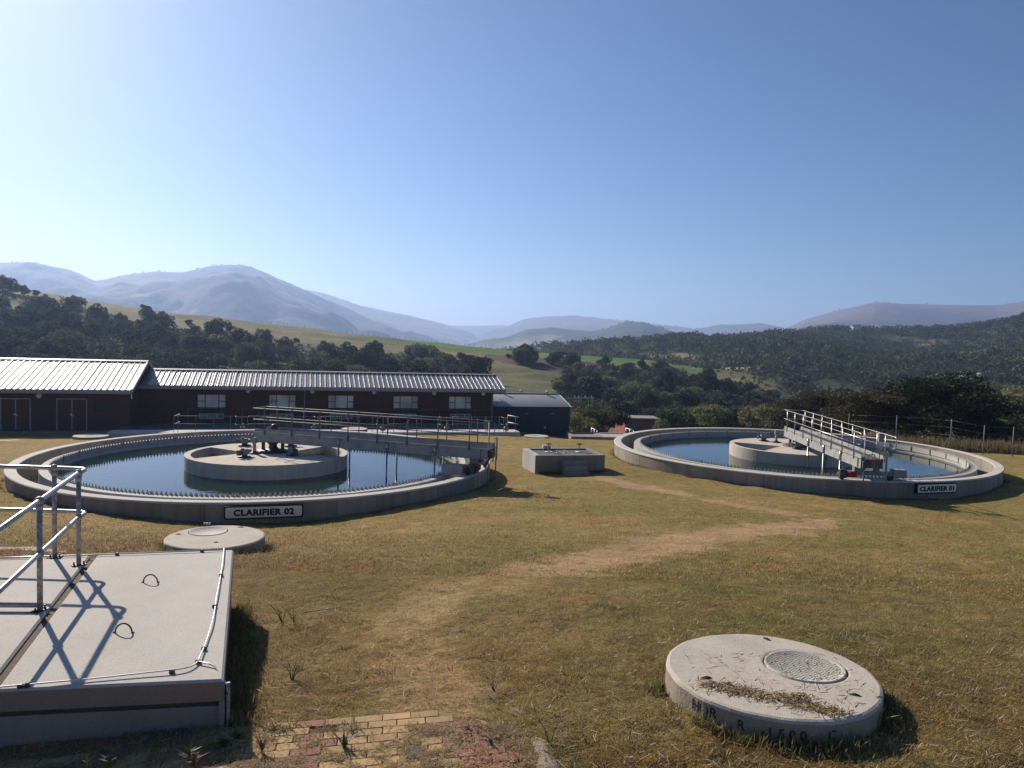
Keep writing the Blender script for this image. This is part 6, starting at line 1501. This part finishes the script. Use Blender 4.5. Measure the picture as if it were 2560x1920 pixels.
tag(link('grass_clippings', np_mesh('grass_clippings', V_, np.arange(len(V_)).reshape(-1, 4), M['blade'], np.repeat(c, 4, axis=0))), 'dry grass clippings lying on the near manhole slab', None, None, 'stuff')
# loose straws lying about the lawn
X, Y = region(2200, 4.7, 16, spread=.68); k = ok(X, Y, .0); X, Y = X[k], Y[k]; n = len(X); a = rng.uniform(0, 2 * np.pi, n); l = rng.uniform(.015, .06, n); Z = G(X, Y) + .025 + .01 * rng.random(n); W = .0016 + .0012 * rng.random(n); up = rng.uniform(-.01, .03, n)
V_ = np.stack([np.stack([X - np.cos(a) * l - np.sin(a) * W, Y - np.sin(a) * l + np.cos(a) * W, Z], 1), np.stack([X - np.cos(a) * l + np.sin(a) * W, Y - np.sin(a) * l - np.cos(a) * W, Z], 1), np.stack([X + np.cos(a) * l + np.sin(a) * W, Y + np.sin(a) * l - np.cos(a) * W, Z + up], 1), np.stack([X + np.cos(a) * l - np.sin(a) * W, Y + np.sin(a) * l + np.cos(a) * W, Z + up], 1)], 1).reshape(-1, 3)
c = np.array([(.60, .54, .46), (.52, .44, .34), (.44, .35, .25), (.66, .62, .56)])[rng.integers(0, 4, n)]
tag(link('loose_straw', np_mesh('loose_straw', V_, np.arange(len(V_)).reshape(-1, 4), M['blade'], np.repeat(c, 4, axis=0))), 'bleached straws lying on the lawn', None, None, 'stuff')
# tall dry grass beyond the fence at the right
n = 9000; X = rng.uniform(22, 46, n); Y = 50.5 + (X - 30) * .15 + np.abs(rng.normal(0, 3.0, n)); r_ = blades('tall_grass', X, Y, .85, .02, .25, 8, 0, 'tall dry grass along the boundary fence', tint=[(.20, .155, .085), (.24, .18, .10), (.16, .125, .06), (.13, .12, .05)])
n = 2600; X = rng.uniform(11, 26, n); Y = rng.uniform(58, 66, n); blades('tall_grass', X, Y, .8, .022, .3, 10, 0, 'rough grass on the bank behind the right clarifier', tint=[(.13, .115, .055), (.10, .10, .04), (.16, .12, .065)])

# weeds and dead stalks in the foreground
def weed(px, py, h, n, label, tints, leafw=.012, name='weed', dry=False):
    g = ghit(px, py); rr = random.Random(int(px)); mb = MB(); t = empty(name, (g[0], g[1], g[2]), rr.uniform(0, 6), label, 'plant' if not dry else 'dry stalk')
    for i in range(n):
        a = rr.uniform(0, 6.28); q = rr.uniform(.3, 1.1); l = h * rr.uniform(.5, 1); p1 = Vector((math.cos(a) * q * l * .4, math.sin(a) * q * l * .4, l * .6)); p2 = Vector((math.cos(a) * q * l, math.sin(a) * q * l, l * (.85 if not dry else .95)))
        if dry: mb.tube([(0, 0, -.02), p1 * .9, p2], .004, 5, .0015); mb.tube([tuple(p1), tuple(p1 + Vector((rr.uniform(-.1, .1), rr.uniform(-.1, .1), .05)) * h * 4)], .002, 4, .001)
        else:
            w = Vector((-math.sin(a), math.cos(a), 0)) * leafw; mb.add([(0, 0, -.01), tuple(p1 + w), tuple(p2), tuple(p1 - w)], [(0, 1, 2, 3)])
    o = mb.build('stalks' if dry else 'leaves', tints, t); return t
M['weed_g'] = mat('weed_green', (.11, .16, .035), .6); M['weed_d'] = mat('weed_dull', (.10, .11, .05), .7); M['weed_y'] = mat('weed_yellow_green', (.26, .25, .05), .6); M['deadst'] = mat('dead_stalk', (.09, .065, .05), .9); M['deadr'] = mat('reddish_weed', (.22, .10, .06), .8)
weed(2190, 1822, .24, 6, 'tall yellow-green weed at the shaded foot of the near manhole', M['weed_y'], .009)
weed(1812, 1800, .16, 22, 'tuft of green grass against the stencilled side of the near manhole', M['weed_g'], .005)
weed(560, 1868, .13, 16, 'leafy weed at the shadow corner of the foreground slab', M['weed_d'], .016)
weed(590, 1850, .10, 12, 'smaller leafy weed right of the shadow corner weed', M['weed_d'], .016)
weed(470, 1900, .12, 14, 'green weed at the bottom edge, left of the reddish one', M['weed_g'], .01)
weed(485, 1915, .12, 18, 'reddish dry weed at the bottom edge by the pavers', M['deadr'], .006)
weed(220, 1918, .10, 14, 'yellow-green grass tuft at the bottom edge in the slab shadow', M['weed_y'], .008)
weed(275, 1912, .09, 14, 'small leafy weed right of the yellow tuft in the slab shadow', M['weed_d'], .014)
weed(655, 1880, .14, 26, 'reddish tuft growing through the pavers', M['deadr'], .005)
weed(860, 1872, .14, 30, 'greenish tuft growing through the pavers left of the red band', M['weed_d'], .006)
weed(1170, 1832, .07, 20, 'small dark tuft on the yellow pavers', M['weed_d'], .006)
weed(1228, 1865, .07, 20, 'small dark tuft beside the red paver band', M['weed_d'], .006)
weed(625, 1618, .16, 20, 'green tuft leaning out of the slab shadow', M['weed_g'], .006)
weed(705, 1555, .26, 5, 'dead branched stump in the rough grass beside the slab', M['deadst'], name='dead_stalk', dry=True)
weed(735, 1555, .22, 6, 'dead twiggy stalk right of the branched stump', M['deadst'], name='dead_stalk', dry=True)
weed(1235, 1725, .14, 6, 'dead stalk standing in the middle of the foreground grass', M['deadst'], name='dead_stalk', dry=True)
weed(1375, 1860, .22, 5, 'dead twig lying over the concrete edging', M['deadst'], name='dead_stalk', dry=True)
weed(730, 1700, .22, 8, 'clump of cut dead stalks in the dark hollow', M['deadst'], name='dead_stalk', dry=True)
g = ghit(760, 1545); g2 = ghit(855, 1535); mb = MB(); mb.tube([(0, 0, .07), (g2[0] - g[0], g2[1] - g[1], g2[2] - g[2] + .09)], .008, 6, .004); o = mb.build('stick', M['pale_stick'] if 'pale_stick' in M else M['steel_post'], loc=tuple(g)); tag(o, 'pale thin stick lying over the dead weeds', 'stick')

# ------------------------------------------------------------------ haze in the valley air
hz = mat('valley_haze'); nt = hz.node_tree; nt.nodes.remove(nt.nodes['Principled BSDF'])
pv = nt.nodes.new('ShaderNodeVolumePrincipled'); pv.inputs['Color'].default_value = (.46, .63, 1.0, 1); pv.inputs['Density'].default_value = .00019; pv.inputs['Anisotropy'].default_value = .45
nt.links.new(pv.outputs[0], nt.nodes['Material Output'].inputs['Volume'])
mb = MB(); mb.box(-8200, 8200, -200, 7400, -76, 305)
o = mb.build('haze', hz); tag(o, kind='stuff')
